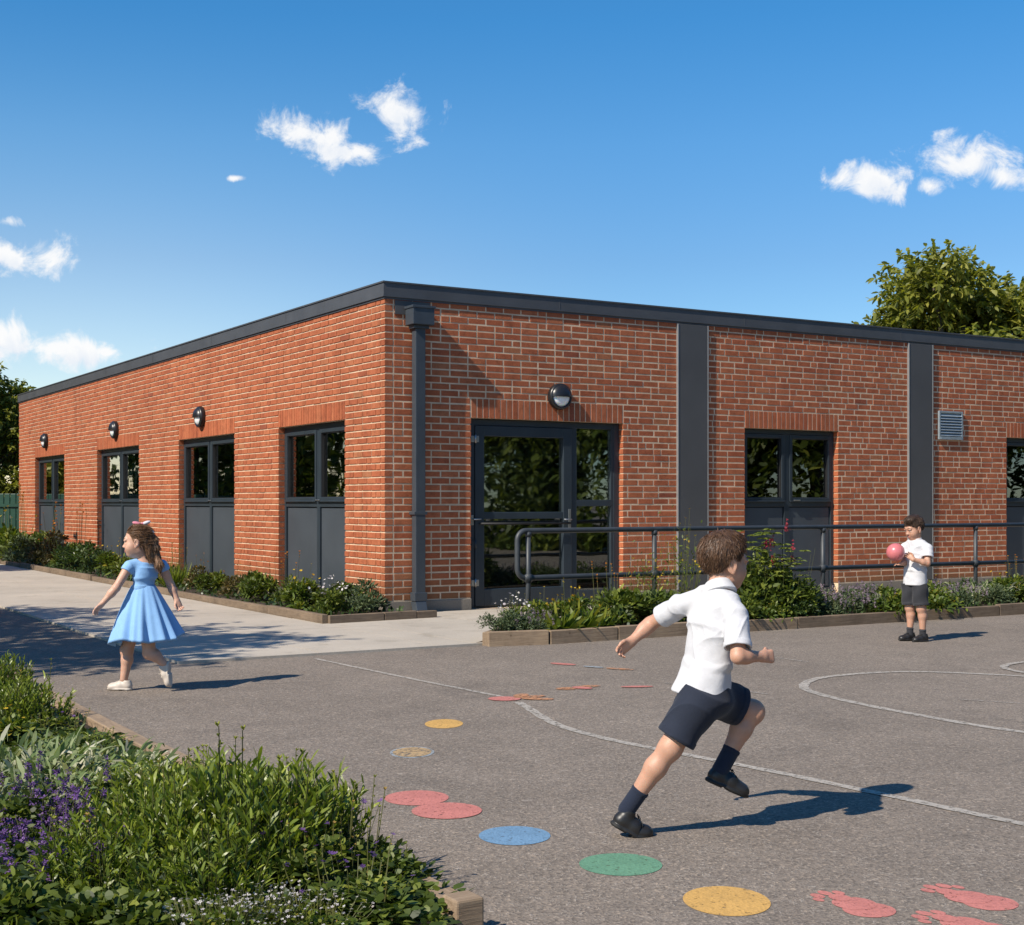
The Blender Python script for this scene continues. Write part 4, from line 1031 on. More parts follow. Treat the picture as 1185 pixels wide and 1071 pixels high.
RB = [
 (578,-3.42,'bush_grey',.70,'low grey green plant at the pointed end of the rail bed'),
 (592,-3.22,'bush_daisy',.80,'small pale-flowered plant behind the pointed end of the rail bed'),
 (612,-3.45,'mauve',.72,'greyish mauve-flowered plant at the foot of the first rail post'),
 (628,-3.1,'bush_yellow',.85,'yellow-flowered plant just right of the first rail post'),
 (648,-3.5,'variegated',.90,'yellow striped broad leaved plant, left one of two at the rail bed board'),
 (672,-3.45,'variegated',1.0,'yellow striped broad leaved plant, right one of two at the rail bed board'),
 (657,-2.95,'bush_yellow',1.0,'bright leafy bush behind the yellow striped plants'),
 (694,-3.5,'variegated',.72,'smallest yellow striped plant, beside a large leafy bush in the rail bed'),
 (706,-2.9,'bush_airy',.9,'orange-tipped airy bush below the door side light'),
 (728,-3.3,'bush_green',1.3,'large leafy green bush left of the running boy, in the rail bed'),
 (746,-2.8,'airy_yellow',.85,'tall thin-stemmed yellow-flowered plant by the second rail post'),
 (786,-2.85,'airy_yellow',1.12,'tall thin-stemmed plant behind the shirt of the running boy'),
 (768,-3.3,'bush_green',1.15,'second large leafy green bush left of the running boy, by the rail post'),
 (800,-3.4,'mat_green',1.2,'low yellow green plant behind the running boy'),
 (876,-3.12,'red_shrub',.88,'tall leafy shrub with red flower heads, right of the head of the running boy'),
 (905,-3.3,'red_shrub',.66,'shorter red-flowered shrub beside the tall one in the rail bed'),
 (851,-3.45,'bush_green',.95,'green bush at the board between the running boy and the red-flowered shrub'),
 (893,-3.55,'mat_green',.95,'low yellow green mat at the board below the red-flowered shrubs'),
 (925,-3.5,'bush_dark',.75,'low dark bush right of the red-flowered shrubs'),
 (942,-3.2,'mauve',1.0,'silvery mauve clump next to the low dark bush'),
 (962,-3.45,'mauve',.85,'mauve clump at the front board, left of the middle of the far window'),
 (985,-3.15,'mauve',1.0,'tallest mauve clump between the red-flowered shrubs and the ball player'),
 (1008,-3.45,'mauve',.90,'mauve clump just left of the boy with the ball'),
 (1030,-3.55,'mat_green',1.2,'yellow green mat at the board, just left of the boy with the ball'),
 (1050,-3.2,'bush_green',.80,'green bush behind the legs of the boy with the ball'),
 (1082,-3.55,'mat_green',1.25,'yellow green mat just right of the boy with the ball'),
 (1094,-3.1,'mauve',1.0,'pale mauve clump below the metal vent'),
 (1112,-3.4,'mauve',.95,'mauve clump at the front of the bed below the metal vent'),
 (1134,-3.0,'silver',1.5,'silvery strap leaved plant at the foot of the rail post on the right'),
 (1150,-3.4,'bush_grey',.85,'grey green bush right of the rail post on the right'),
 (1168,-3.2,'bush_yellow',1.05,'bushy yellow-flowered plant near the right edge of the picture'),
 (928,-2.78,'bush_green',.85,'green bush behind the silvery mauve clump, close to the handrail'),
 (950,-2.75,'bush_grey',.95,'grey green bush close to the handrail below the far window'),
 (972,-2.80,'bush_green',.80,'green bush close to the handrail at the right jamb of the window'),
 (996,-2.72,'mauve',1.0,'mauve clump at the back of the bed, left of the ball'),
 (1020,-2.76,'bush_green',.85,'green bush at the back of the bed, below the ball'),
 (1068,-2.74,'bush_yellow',.85,'yellow flowered bush at the back of the bed, behind the ball player'),
 (1090,-2.70,'bush_green',.9,'green bush at the back of the bed below the vent'),
 (1118,-2.75,'bush_grey',.95,'grey green bush left of the rail post on the right'),
 (1155,-2.72,'bush_dark',.95,'dark bush at the back of the bed near the right edge'),
 (1178,-2.78,'bush_airy',.8,'orange tipped bush at the back of the bed near the right edge'),
 (1190,-3.4,'bush_green',1.05,'green bush cut off by the right edge of the picture'),
]
for px, v, k, s, lb in RB:
    make(k, 'shrub' if 'bush' in k or 'shrub' in k else 'bedding_plant', lb, 'plant', 'plants in the bed before the handrail', W(u_at(px, v), v, .08), s)
# ---- foreground bed (X, Y, kind, scale, label)
H0 = {'lance': .36, 'silver': .17, 'purple': .34, 'broad': .28, 'white_mat': .235, 'mixed': .30, 'bush_green': .46, 'bush_yellow': .40}
FB = [   # bearing (photo column), height of the foliage above the ground, distance, kind
 (290,.45,4.45,'lance','tallest clump of narrow upright leaves with budded stems in the near bed'),
 (335,.41,4.62,'lance','upright narrow leaved clump right of the tallest one, by the sleeper'),
 (240,.39,4.85,'lance','upright narrow leaved clump just behind the tallest one'),
 (195,.37,4.50,'lance','broad narrow leaved clump left of the tallest one'),
 (318,.32,4.95,'lance','narrow leaved clump at the sleeper, behind the tallest one'),
 (255,.29,5.25,'lance','narrow leaved clump at the sleeper, two behind the tallest one'),
 (178,.29,5.30,'lance','narrow leaved clump in front of the silver plants'),
 (205,.20,5.75,'lance','short narrow leaved clump at the sleeper, right of the silver plants'),
 (150,.32,4.60,'lance','narrow leaved clump right of the purple flowers'),
 (245,.31,4.12,'lance','dark narrow leaved clump above the white flowered mats'),
 (120,.30,4.22,'lance','narrow leaved clump above the bottom left foliage'),
 (95,.29,5.65,'silver','silver leaved plant with curled tips, middle one of its patch'),
 (140,.22,5.90,'silver','silver leaved plant nearest the sleeper'),
 (50,.31,5.40,'silver','silver leaved plant above the purple flowers'),
 (8,.32,5.65,'silver','silver leaved plant at the left edge of the picture'),
 (38,.34,4.90,'purple','largest mound of purple flowers at the left of the near bed'),
 (-5,.30,4.65,'purple','purple flower mound cut by the left edge of the picture'),
 (78,.27,4.50,'purple','lower purple flower mound nearest the narrow leaved clumps'),
 (25,.27,4.32,'purple','lowest purple flower mound above the bottom left foliage'),
 (48,.28,3.90,'broad','broad leaved green mound in the bottom left corner of the picture'),
 (118,.26,3.86,'broad','broad leaved green mound right of the bottom left corner'),
 (185,.23,3.82,'broad','broad leaved green mound beside the white flowered mats'),
 (-8,.27,3.95,'broad','broad leaved green mound cut by the left edge at the bottom'),
 (298,.22,3.80,'white_mat','mat of tiny white flowers at the bottom of the picture, middle one'),
 (362,.20,3.84,'white_mat','mat of tiny white flowers nearest the corner post'),
 (240,.21,3.74,'white_mat','mat of tiny white flowers farthest from the corner post'),
 (380,.33,4.48,'mixed','leafy mound with purple flowers right of the tallest narrow leaves'),
 (415,.27,4.28,'mixed','leafy purple flowered mound halfway to the corner post'),
 (352,.30,4.25,'mixed','leafy mound with purple flowers behind the white flowered mats'),
 (410,.24,4.02,'mixed','leafy mound in front of the sleeper near the corner post'),
 (452,.21,3.98,'broad','low broad leaved mound against the corner of the near bed'),
 (30,.33,7.45,'lance','far narrow leaved clump with yellow buds in the near bed'),
 (-8,.34,7.95,'bush_green','far green bush of the near bed at the left edge'),
 (62,.20,7.15,'mixed','leafy mound by the sleeper at the far part of the near bed'),
 (8,.31,6.70,'bush_yellow','yellow flecked bush at the left edge of the near bed'),
 (52,.26,6.60,'bush_green','green bush between the far clumps and the silver plants'),
 (96,.17,6.65,'lance','short narrow leaved clump at the far sleeper'),
 (118,.18,6.25,'mixed','leafy mound between the silver plants and the far sleeper'),
 (30,.29,6.05,'broad','broad leaved mound behind the silver plants at the left'),
 (-6,.34,8.60,'lance','farthest narrow leaved clump of the near bed'),
]
FB = [((px-592.5)/1601*Y, Y, k, (h-.08)/H0[k], lb) for px, h, Y, k, lb in FB]
for X, Y, k, s, lb in FB:
    make(k, 'shrub' if 'bush' in k else 'bedding_plant', lb, 'plant', 'plants in the near raised bed', (X, Y, .09), max(s, .8), sz=max(s, .25)/max(s, .8))
# low ground cover between the plants of the near bed
n = 9000; uu = G.uniform(-8.3, -5.16, n); vv = G.uniform(-10.8, -2.5, n)
P_ = np.stack([C0[0]+EX[0]*uu+EY[0]*vv, C0[1]+EX[1]*uu+EY[1]*vv, .10+.05*G.uniform(0, 1, n)], 1)
lv = leaves(P_, G.normal(size=(n, 3))*.6+[0, 0, .7], .075*G.uniform(.6, 1.3, n), .026, .3, np.clip(.4+.22*G.normal(size=n), 0, 1))
o = np_mesh('ground_cover', lv[0], lv[1], GRD, tint=lv[2]); tag(o, 'low dark green ground cover between the plants of the near bed', 'ground cover', None, 'stuff')
n = 5200; uu = np.concatenate([G.uniform(-1.08, -.05, n//2), G.uniform(.0, 12, n//2)]); vv = np.concatenate([G.uniform(-.8, 20, n//2), G.uniform(-3.66, -2.5, n//2)])
P_ = np.stack([C0[0]+EX[0]*uu+EY[0]*vv, C0[1]+EX[1]*uu+EY[1]*vv, .06+.05*G.uniform(0, 1, n)], 1)
lv = leaves(P_, G.normal(size=(n, 3))*.6+[0, 0, .7], .09*G.uniform(.6, 1.3, n), .03, .3, np.clip(.4+.22*G.normal(size=n), 0, 1))
o = np_mesh('ground_cover', lv[0], lv[1], GRD, tint=lv[2]); tag(o, 'low dark leaves covering the soil of the two beds by the building', 'ground cover', None, 'stuff')

# ------------------------------------------------------------------ trees
M['bark'] = simple('bark', (.10,.075,.055), .9, var=.4, vscale=9, bscale=30, bstr=.8, bdist=.03)
TL = leafmat('tree_leaf', [(0, (.065,.080,.018)), (.4, (.19,.205,.038)), (.75, (.31,.31,.055)), (1, (.40,.37,.085))], rough=.5, trans=.4)
TLD = leafmat('tree_leaf_dark', [(0, (.022,.036,.012)), (.5, (.050,.078,.020)), (1, (.11,.135,.035))], rough=.45, trans=.3)
def tree_parts(h, rc, hc, nshoot, leaf, per=11, seed=1, low=.25):
    """trunk and limbs, and a crown made of leafy shoots in whorls over an uneven set of lobes"""
    g = np.random.default_rng(seed)
    zc = h-hc/2
    lob = 15 if nshoot < 1900 else 34
    d = unit(g.normal(size=(lob, 3))); lc = d*np.array([rc, rc, hc/2])*g.uniform(.35, .72 if nshoot < 1900 else .86, (lob, 1)); lr = g.uniform(*((.34, .52) if nshoot < 1900 else (.20, .36)), lob)*rc
    k = g.integers(0, lob, nshoot); dv = unit(g.normal(size=(nshoot, 3))+[0, 0, .25])
    p = lc[k]+dv*(lr[k]*g.uniform(.5, 1.06, nshoot))[:, None]*np.array([1, 1, hc/2/rc*.95])+[0, 0, zc]
    Ps, Ds, Ls, Ts = [], [], [], []
    for _ in range(per):
        Ps.append(p-dv*g.uniform(0, leaf*2.2, (nshoot, 1))); Ds.append(unit(g.normal(size=(nshoot, 3))+dv*.7+[0, 0, .15])); Ls.append(leaf*g.uniform(.65, 1.2, nshoot)); Ts.append(np.clip(.48+.2*g.normal(size=nshoot), 0, 1))
    P = np.concatenate(Ps); D = np.concatenate(Ds); Lf = np.concatenate(Ls); T = np.concatenate(Ts)
    lv = leaves(P, D, Lf, Lf*.42, .35, T, shape=(.3, 1, .8))
    mb = MB(); z0 = zc-hc*.42
    mb.tube([(0,0,-.1),(.02,.03,z0*.5),(0,.05,z0),(.05,0,zc),(.0,.05,zc+hc*.3)], [rc*.085,rc*.07,rc*.055,rc*.035,rc*.012], 10)
    for i in range(lob):
        a = Vector((0, .04, z0+g.uniform(0, .9)*(zc-z0))); b = Vector(lc[i])+Vector((0, 0, zc)); mid = a.lerp(b, .5)+Vector((0, 0, .08*rc))
        mb.tube([a, mid, b], [rc*.03, rc*.018, rc*.006], 7)
    return lv, mb
TREES = {}
def tree(key, label, X, Y, s=1.0, rz=0.0, mat=None, sz=1.0):
    lv, mb = TREES[key]; t = empty('tree', (X, Y, 0), rz); t.scale = (s, s, s*sz); tag(t, label, 'tree', 'trees round the playground')
    if isinstance(mb, MB):
        c = np_mesh('crown', lv[0], lv[1], mat or TL, t, tint=lv[2]); k = mb.build('trunk', M['bark'], t); TREES[key] = (c, k)
    else:
        for q in (lv, mb):
            c = q.copy(); COL.objects.link(c); c.parent = t
    return t
TREES['a'] = tree_parts(7.5, 3.7, 6.4, 9500, .17, 11, 4)
TREES['b'] = tree_parts(6.5, 2.4, 5.6, 5200, .15, 10, 9)
TREES['c'] = tree_parts(6.4, 2.4, 4.1, 1050, .16, 9, 14)
TREES['d'] = tree_parts(9.5, 3.6, 8.4, 1700, .34, 10, 21)
tree('a', 'broad leafy tree rising behind the roof at the right', 10.6, 32.5, 1.15, .4, sz=.84)
tree('b', 'leafy tree behind the green fence at the far left', -14.45, 37.5, 1.0, 0, sz=.88)
tree('b', 'second tree behind the green fence, farther left', -17.6, 39, 1.15, 2.0)
tree('c', 'thin crowned tree outside the picture on the left, shading the path', -8.0, 8.9, 1.0, .3)
tree('c', 'thin crowned tree outside the picture on the left, shading the near asphalt', -9.8, 11.4, .95, 2.2)
for i, (x, y, s) in enumerate(((-19,20,1.0),(-28,31,1.2),(-27,41,1.2),(-19,12,1.0),(-34,36,1.3))):
    tree('d', 'big dark tree left of the picture, %s' % ('opposite the second window','opposite the third window','nearest the far fence','beside the playground entrance','farthest back on that side')[i], x, y, s, i*1.3, TLD)
for i, (x, y, s) in enumerate(((21,10,1.0),(23.5,3.5,1.1),(18,16,.95),(27,-3,1.1),(19,-6,1.0),(27,15,1.1),(3,-13,1.0),(27,22,1.1))):
    tree('d', 'big dark tree behind the viewer, mirrored in the glass, %s' % ('nearest the door front','second from the door front','short one beside the court','farthest right','beside the gate','at the back right corner','straight behind the viewer','opposite the last window')[i], x, y, s, i*1.7+.5, TLD)

def filler_hedge_parts(l=7.0, w=1.6, h=3.4, n=9000, seed=2):
    g = np.random.default_rng(seed); p = g.uniform(-1, 1, (n, 3)); ax = g.integers(0, 3, n); sg = np.where(g.random(n) < .5, -1, 1)
    for i in range(3): m = ax == i; p[m, i] = sg[m]*g.uniform(.75, 1.04, m.sum())
    wob = 1+.16*np.sin(p[:, 0]*5+1)*np.cos(p[:, 2]*3)+.10*np.sin(p[:, 0]*13)
    q = np.stack([p[:, 0]*l/2, p[:, 1]*w/2*wob, (p[:, 2]*.5*wob+.5)*h], 1); q[:, 2] = np.maximum(q[:, 2], .03)
    return leaves(q, g.normal(size=(n, 3))+[0, 0, .3], .26*g.uniform(.6, 1.3, n), .12, .3, np.clip(.5+.25*g.normal(size=n), 0, 1))
hv = filler_hedge_parts(); filler_hedge = None  # hedges added so the window glass mirrors dark foliage, not pale sky
for i, (x, y, a, lb) in enumerate(((19,10.5,-1.15,'opposite the entrance door'),(22.0,4.2,-1.15,'opposite the far windows'),(15.2,16.2,-1.0,'at the end of the ramp'),(24.5,-2.2,-1.2,'farthest to the right'),(17,-5,-.7,'behind the viewer on the right'),
        (-15.5,20,1.2,'opposite the nearest window'),(-20.5,27,1.3,'opposite the second window'),(-23.5,35,1.4,'opposite the far windows'),(-14.5,13,1.4,'beside the path entrance'),(-16,40.5,.2,'closing the path beyond the far fence'),(-9,42,.1,'behind the far corner of the building'),(23.5,19.5,-1.45,'opposite the window farthest right'),(23.5,26.6,-1.5,'beyond the end of the ramp'),(-25.5,43.5,.9,'far off to the left, opposite the second last window'))):
    if filler_hedge is None: filler_hedge = np_mesh('hedge', hv[0], hv[1], GR, tint=hv[2]); o = filler_hedge
    else: o = filler_hedge.copy(); COL.objects.link(o)
    o.location = (x, y, 0); o.rotation_euler = (0, 0, a); o.scale = (1.25, 1, 1.75 if x < -12 and y < 39 or x < -22 else 1.0); tag(o, 'tall green hedge added for reflections, '+lb, 'hedge', 'hedges added for reflections')
# ------------------------------------------------------------------ signed distance modelling for figures and clothes
f32 = np.float32
def V3(*a): return np.array(a, dtype=float)
def nrm_(a): a = np.asarray(a, float); return a/np.linalg.norm(a)
class SDF:
    def __init__(s, lo, hi, h):
        s.lo = np.array(lo, float); s.h = h; s.n = np.ceil((np.array(hi)-s.lo)/h).astype(int)+1
        s.d = np.full(s.n, .06, f32)
    def _sl(s, lo, hi, pad):
        a = np.clip(np.floor((np.minimum(lo, hi)-pad-s.lo)/s.h).astype(int), 0, s.n-1); b = np.clip(np.ceil((np.maximum(lo, hi)+pad-s.lo)/s.h).astype(int)+1, 1, s.n)
        return tuple(slice(i, j) for i, j in zip(a, b))
    def _xyz(s, sl):
        return [(s.lo[i]+s.h*np.arange(sl[i].start, sl[i].stop)).astype(f32).reshape([-1 if j == i else 1 for j in range(3)]) for i in range(3)]
    def op(s, fn, lo, hi, k=.012, mode='u'):
        sl = s._sl(np.array(lo, float), np.array(hi, float), k+.02)
        if any(q.stop <= q.start for q in sl): return
        x, y, z = s._xyz(sl); b = fn(x, y, z).astype(f32); a = s.d[sl]
        if mode == 's': a, b = -a, b
        if k > 0:
            t = np.clip(.5+.5*(b-a)/k, 0, 1); r = b+(a-b)*t-k*t*(1-t)
        else: r = np.minimum(a, b)
        s.d[sl] = -r if mode == 's' else r
    def cap(s, a, b, ra, rb, k=.012, mode='u'):
        a = np.array(a, float); b = np.array(b, float); ab = b-a; L2 = max(ab@ab, 1e-12)
        def fn(x, y, z):
            t = np.clip(((x-a[0])*ab[0]+(y-a[1])*ab[1]+(z-a[2])*ab[2])/L2, 0, 1)
            return np.sqrt((x-a[0]-t*ab[0])**2+(y-a[1]-t*ab[1])**2+(z-a[2]-t*ab[2])**2)-(ra+(rb-ra)*t)
        r = max(ra, rb); s.op(fn, np.minimum(a, b)-r, np.maximum(a, b)+r, k, mode)
    def ell(s, c, r, R=None, k=.012, mode='u'):
        c = np.array(c, float); r = np.array(r, float); R = np.eye(3) if R is None else R
        def fn(x, y, z):
            dx, dy, dz = x-c[0], y-c[1], z-c[2]
            q = [dx*R[0, i]+dy*R[1, i]+dz*R[2, i] for i in range(3)]
            k0 = np.sqrt(sum((q[i]/r[i])**2 for i in range(3))); k1 = np.sqrt(sum((q[i]/r[i]**2)**2 for i in range(3)))+1e-6
            return k0*(k0-1)/k1
        m = r.max(); s.op(fn, c-m, c+m, k, mode)
    def econe(s, a, b, wd, h0, h1, k=.012, mode='u', rnd=.012, fold=None):
        """elliptic frustum from a to b; wd = width direction, h0/h1 = (half width, half depth)"""
        a = np.array(a, float); b = np.array(b, float); ax = b-a; Ln = np.linalg.norm(ax); ax = ax/Ln
        w_ = np.array(wd, float); w_ = nrm_(w_-ax*(w_@ax)); n_ = np.cross(ax, w_)
        def fn(x, y, z):
            dx, dy, dz = x-a[0], y-a[1], z-a[2]
            t = dx*ax[0]+dy*ax[1]+dz*ax[2]; u = dx*w_[0]+dy*w_[1]+dz*w_[2]; v = dx*n_[0]+dy*n_[1]+dz*n_[2]
            tt = np.clip(t/Ln, 0, 1); hw = h0[0]+(h1[0]-h0[0])*tt; hd = h0[1]+(h1[1]-h0[1])*tt
            k0 = np.sqrt((u/hw)**2+(v/hd)**2); k1 = np.sqrt((u/hw**2)**2+(v/hd**2)**2)+1e-6
            d = k0*(k0-1)/k1
            if fold is not None: d = d+fold(u, v, t, Ln)
            e = np.abs(t-Ln/2)-Ln/2
            q = np.clip(.5+.5*(d-e)/rnd, 0, 1)
            return e+(d-e)*q+rnd*q*(1-q)
        m = max(*h0, *h1); s.op(fn, np.minimum(a, b)-m, np.maximum(a, b)+m, k, mode)
    def warp(s, fn):
        sl = tuple(slice(0, n) for n in s.n); x, y, z = s._xyz(sl); s.d = s.d+fn(x, y, z).astype(f32)
    def mesh(s):
        """surface nets"""
        d = s.d; n = s.n; inside = d < 0
        cs = np.zeros(n-1, np.int8)
        for i in (0, 1):
            for j in (0, 1):
                for k in (0, 1): cs += inside[i:n[0]-1+i, j:n[1]-1+j, k:n[2]-1+k]
        act = (cs > 0) & (cs < 8); idx = np.full(n-1, -1, np.int64); I = np.argwhere(act); idx[act] = np.arange(len(I))
        acc = np.zeros((len(I), 3)); cnt = np.zeros(len(I))
        corner = [(i, j, k) for i in (0, 1) for j in (0, 1) for k in (0, 1)]
        val = {c: d[I[:, 0]+c[0], I[:, 1]+c[1], I[:, 2]+c[2]].astype(float) for c in corner}
        for c in corner:
            for ax in range(3):
                if c[ax]: continue
                e = list(c); e[ax] = 1; e = tuple(e); va, vb = val[c], val[e]; m = (va < 0) != (vb < 0)
                t = np.where(m, va/np.where(np.abs(va-vb) < 1e-12, 1, va-vb), 0)
                p = np.tile(np.array(c, float), (len(I), 1)); p[:, ax] += t
                acc[m] += p[m]; cnt[m] += 1
        V = s.lo+s.h*(I+acc/np.maximum(cnt, 1)[:, None])
        F = []
        for ax in range(3):
            o1, o2 = [(1, 2), (2, 0), (0, 1)][ax]
            sl = [slice(1, n[i]-1) for i in range(3)]; sl[ax] = slice(0, n[ax]-1); A = inside[tuple(sl)]
            sl2 = list(sl); sl2[ax] = slice(1, n[ax]); B = inside[tuple(sl2)]
            E_ = np.argwhere(A != B); fl = A[A != B]
            E_ = E_+np.array([1 if i != ax else 0 for i in range(3)])
            def at(p, q):
                e = E_.copy(); e[:, o1] -= p; e[:, o2] -= q; return idx[e[:, 0], e[:, 1], e[:, 2]]
            q = np.stack([at(1, 1), at(0, 1), at(0, 0), at(1, 0)], 1)
            q[~fl] = q[~fl][:, ::-1]; F.append(q)
        return V, np.concatenate(F)
    def build(s, name, mats, parent=None, mi=None, smooth=True):
        V, F = s.mesh()
        m = None if mi is None else mi(V[F].mean(1), V)
        return np_mesh(name, V, [F], mats, parent, smooth=smooth, mi=m)
def frame(f, up=(0, 0, 1)):
    """columns: forward, left, up"""
    f = nrm_(f); up = np.array(up, float); l = nrm_(np.cross(up, f)); u = np.cross(f, l); return np.stack([f, l, u], 1)
def wn(seed, amp, sc):
    """smooth pseudo random displacement"""
    g = np.random.default_rng(seed); K = g.normal(size=(7, 3))*sc; ph = g.uniform(0, 6.28, 7)
    def fn(x, y, z):
        r = 0
        for k, p in zip(K, ph): r = r+np.sin(k[0]*x+k[1]*y+k[2]*z+p)
        return amp*r/2.6
    return fn

# ---- materials for figures
def m_skin(name, col):
    m, nt, out = nt_new(name); b = N(nt, 'ShaderNodeBsdfPrincipled'); L(nt, b.outputs[0], out.inputs[0])
    co = coords(nt); n1 = noise(nt, co, 22, 4); n2 = noise(nt, co, 260, 3)
    r = ramp(nt, n1.outputs['Fac'], [(.3, tuple(c*.90 for c in col)), (.7, (min(1,col[0]*1.05), col[1]*1.06, col[2]*1.06))]); L(nt, r.outputs[0], b.inputs['Base Color'])
    b.inputs['Roughness'].default_value = .52; b.inputs['Subsurface Weight'].default_value = .22; b.inputs['Subsurface Radius'].default_value = (1, .35, .2); b.inputs['Subsurface Scale'].default_value = .006
    L(nt, bump(nt, n2.outputs['Fac'], .12, .001), b.inputs['Normal']); return m
def m_cloth(name, col, rough=.85, weave=900, fold=.5):
    m, nt, out = nt_new(name); b = N(nt, 'ShaderNodeBsdfPrincipled'); L(nt, b.outputs[0], out.inputs[0])
    co = coords(nt); n1 = noise(nt, co, 14, 5, .6, .8); n2 = noise(nt, co, weave, 2); n3 = noise(nt, co, 38, 4, .6, 1.2)
    r = ramp(nt, n1.outputs['Fac'], [(.3, tuple(c*.93 for c in col)), (.7, tuple(min(1, c*1.05) for c in col))]); L(nt, r.outputs[0], b.inputs['Base Color'])
    b.inputs['Roughness'].default_value = rough; b.inputs['Sheen Weight'].default_value = .12; b.inputs['Specular IOR Level'].default_value = .25
    h = math_(nt, 'ADD', math_(nt, 'MULTIPLY', n2.outputs['Fac'], .12), math_(nt, 'MULTIPLY', n3.outputs['Fac'], .8))
    L(nt, bump(nt, h, fold*.7, .006), b.inputs['Normal']); return m
def m_hair(name, a, b_):
    m, nt, out = nt_new(name); b = N(nt, 'ShaderNodeBsdfPrincipled'); L(nt, b.outputs[0], out.inputs[0])
    co = coords(nt); n1 = noise(nt, co, 40, 4, .7, .6); n2 = noise(nt, co, 240, 3)
    r = ramp(nt, n1.outputs['Fac'], [(.3, a), (.72, b_)]); at = N(nt, 'ShaderNodeAttribute', attribute_name='tint'); tr = ramp(nt, at.outputs['Fac'], [(0, (.8,.8,.8)), (1, (1.5,1.45,1.35))]); L(nt, mixc(nt, 1.0, r.outputs[0], tr.outputs[0], 'MULTIPLY'), b.inputs['Base Color'])
    b.inputs['Roughness'].default_value = .48; b.inputs['Specular IOR Level'].default_value = .4
    L(nt, bump(nt, n2.outputs['Fac'], .5, .003), b.inputs['Normal']); return m
SKIN = m_skin('skin', (.50,.275,.185)); SKIN_G = m_skin('skin_fair', (.56,.325,.23))
LIPS = simple('lips', (.42,.17,.13), .45, var=.05); EYEW = simple('eye_white', (.48,.45,.42), .25, var=.03); IRIS = simple('iris', (.05,.032,.02), .15, var=.1)
BROW = simple('brow_hair', (.075,.045,.028), .8)
SHIRT = m_cloth('white_cotton', (.55,.55,.57)); NAVY = m_cloth('navy_twill', (.016,.021,.036)); CHAR = m_cloth('charcoal_twill', (.030,.031,.036))
SOCK = m_cloth('navy_sock', (.016,.022,.040), .95, 500); BLUE = m_cloth('blue_cotton', (.235,.43,.71), .8, 900, .35)
SHOEB = simple('black_leather', (.016,.015,.015), .42, var=.2, bscale=60, bstr=.15, bdist=.002); SOLEB = simple('black_rubber', (.012,.012,.012), .7)
SHOEW = simple('cream_leather', (.55,.48,.41), .5, var=.08, bscale=60, bstr=.15, bdist=.002); SOLEW = simple('cream_rubber', (.50,.45,.39), .7)
HAIRB = m_hair('brown_hair', (.042,.022,.013), (.15,.080,.042)); HAIRD = m_hair('dark_brown_hair', (.026,.015,.010), (.085,.048,.028)); HAIRG = m_hair('girl_hair', (.085,.046,.026), (.27,.15,.080))
BOW = m_cloth('pink_ribbon', (.58,.20,.26)); BOWW = m_cloth('white_ribbon', (.62,.60,.64)); BALLM = simple('pink_rubber', (.56,.16,.17), .30, var=.05, bscale=180, bstr=.08, coat=.3)
SKM = [SKIN, LIPS, EYEW, IRIS, BROW]

def head(s, C, R, k=1.0, neck=None, nr=(.036, .042)):
    """child's head: C between the eyes' height at the centre of the skull, R columns forward,left,up"""
    P = lambda x, y, z: C+R@(np.array([x, y, z])*k)
    e = lambda c, r, kk=.012, mode='u', RR=None: s.ell(P(*c), np.array(r)*k, R if RR is None else R@RR, kk*k, mode)
    e((-.014,0,.034),(.092,.074,.084)); e((.026,0,-.028),(.058,.060,.074),.03); e((.050,0,-.086),(.027,.028,.021),.03)
    e((.012,0,-.070),(.045,.048,.034),.03)
    for q in (-1, 1):
        e((.046,.032*q,-.038),(.032,.030,.030),.03)
        e((.094,.030*q,.001),(.019,.018,.0105),.012,'s'); e((.0705,.029*q,-.001),(.0155,.0150,.0125),.002)
        e((.077,.030*q,.0105),(.010,.019,.0035),.004); e((.075,.030*q,-.0125),(.009,.016,.003),.005)
        Re = np.array(frame((.95,.32*q,0))); 
        e((-.006,.074*q,-.012),(.021,.0085,.031),.006,'u',Re); e((-.001,.083*q,-.008),(.010,.006,.017),.006,'s',Re); e((.002,.076*q,-.038),(.010,.007,.010),.006)
    e((.073,0,.022),(.016,.045,.012),.02)
    s.cap(P(.078,0,.004), P(.093,0,-.028), .0065*k, .0092*k, .014*k); e((.0945,0,-.030),(.0100,.0105,.0088),.007)
    for q in (-1, 1): e((.088,.010*q,-.033),(.009,.007,.0065),.005)
    e((.083,0,-.057),(.0105,.020,.0052),.006); e((.082,0,-.067),(.0105,.0165,.0060),.006); e((.092,0,-.0615),(.008,.019,.0016),.003,'s')
    if neck is not None: s.cap(P(-.018,0,-.055), neck, nr[0]*k, nr[1]*k, .03)
def head_mi(C, R, k=1.0):
    def f(c):
        q = ((c-C)@R)/k; x, y, z = q.T; m = np.zeros(len(c), np.int32)
        ell_ = lambda cx, cy, cz, rx, ry, rz: ((x-cx)/rx)**2+((np.abs(y)-cy)/ry)**2+((z-cz)/rz)**2 < 1
        m[((np.abs(y)/.021)**2+((z+.062)/.0115)**2 < 1) & (x > .078)] = 1
        m[ell_(.083,.0295,-.0015,.02,.0125,.0052) & (x > .068)] = 2
        m[ell_(.086,.0295,-.001,.02,.0062,.0066) & (x > .072)] = 3
        m[ell_(.082,.031,.0235,.022,.019,.0040) & (x > .05)] = 4
        return m
    return f
def arm(s, a, b, c, r=(.034,.027,.0255,.018), k=.02):
    a, b, c = map(np.array, (a, b, c)); s.cap(a, b, r[0], r[1], k); m = b+(c-b)*.3; s.cap(b, m, r[2], r[2]*1.03, k); s.cap(m, c, r[2]*1.03, r[3], k)
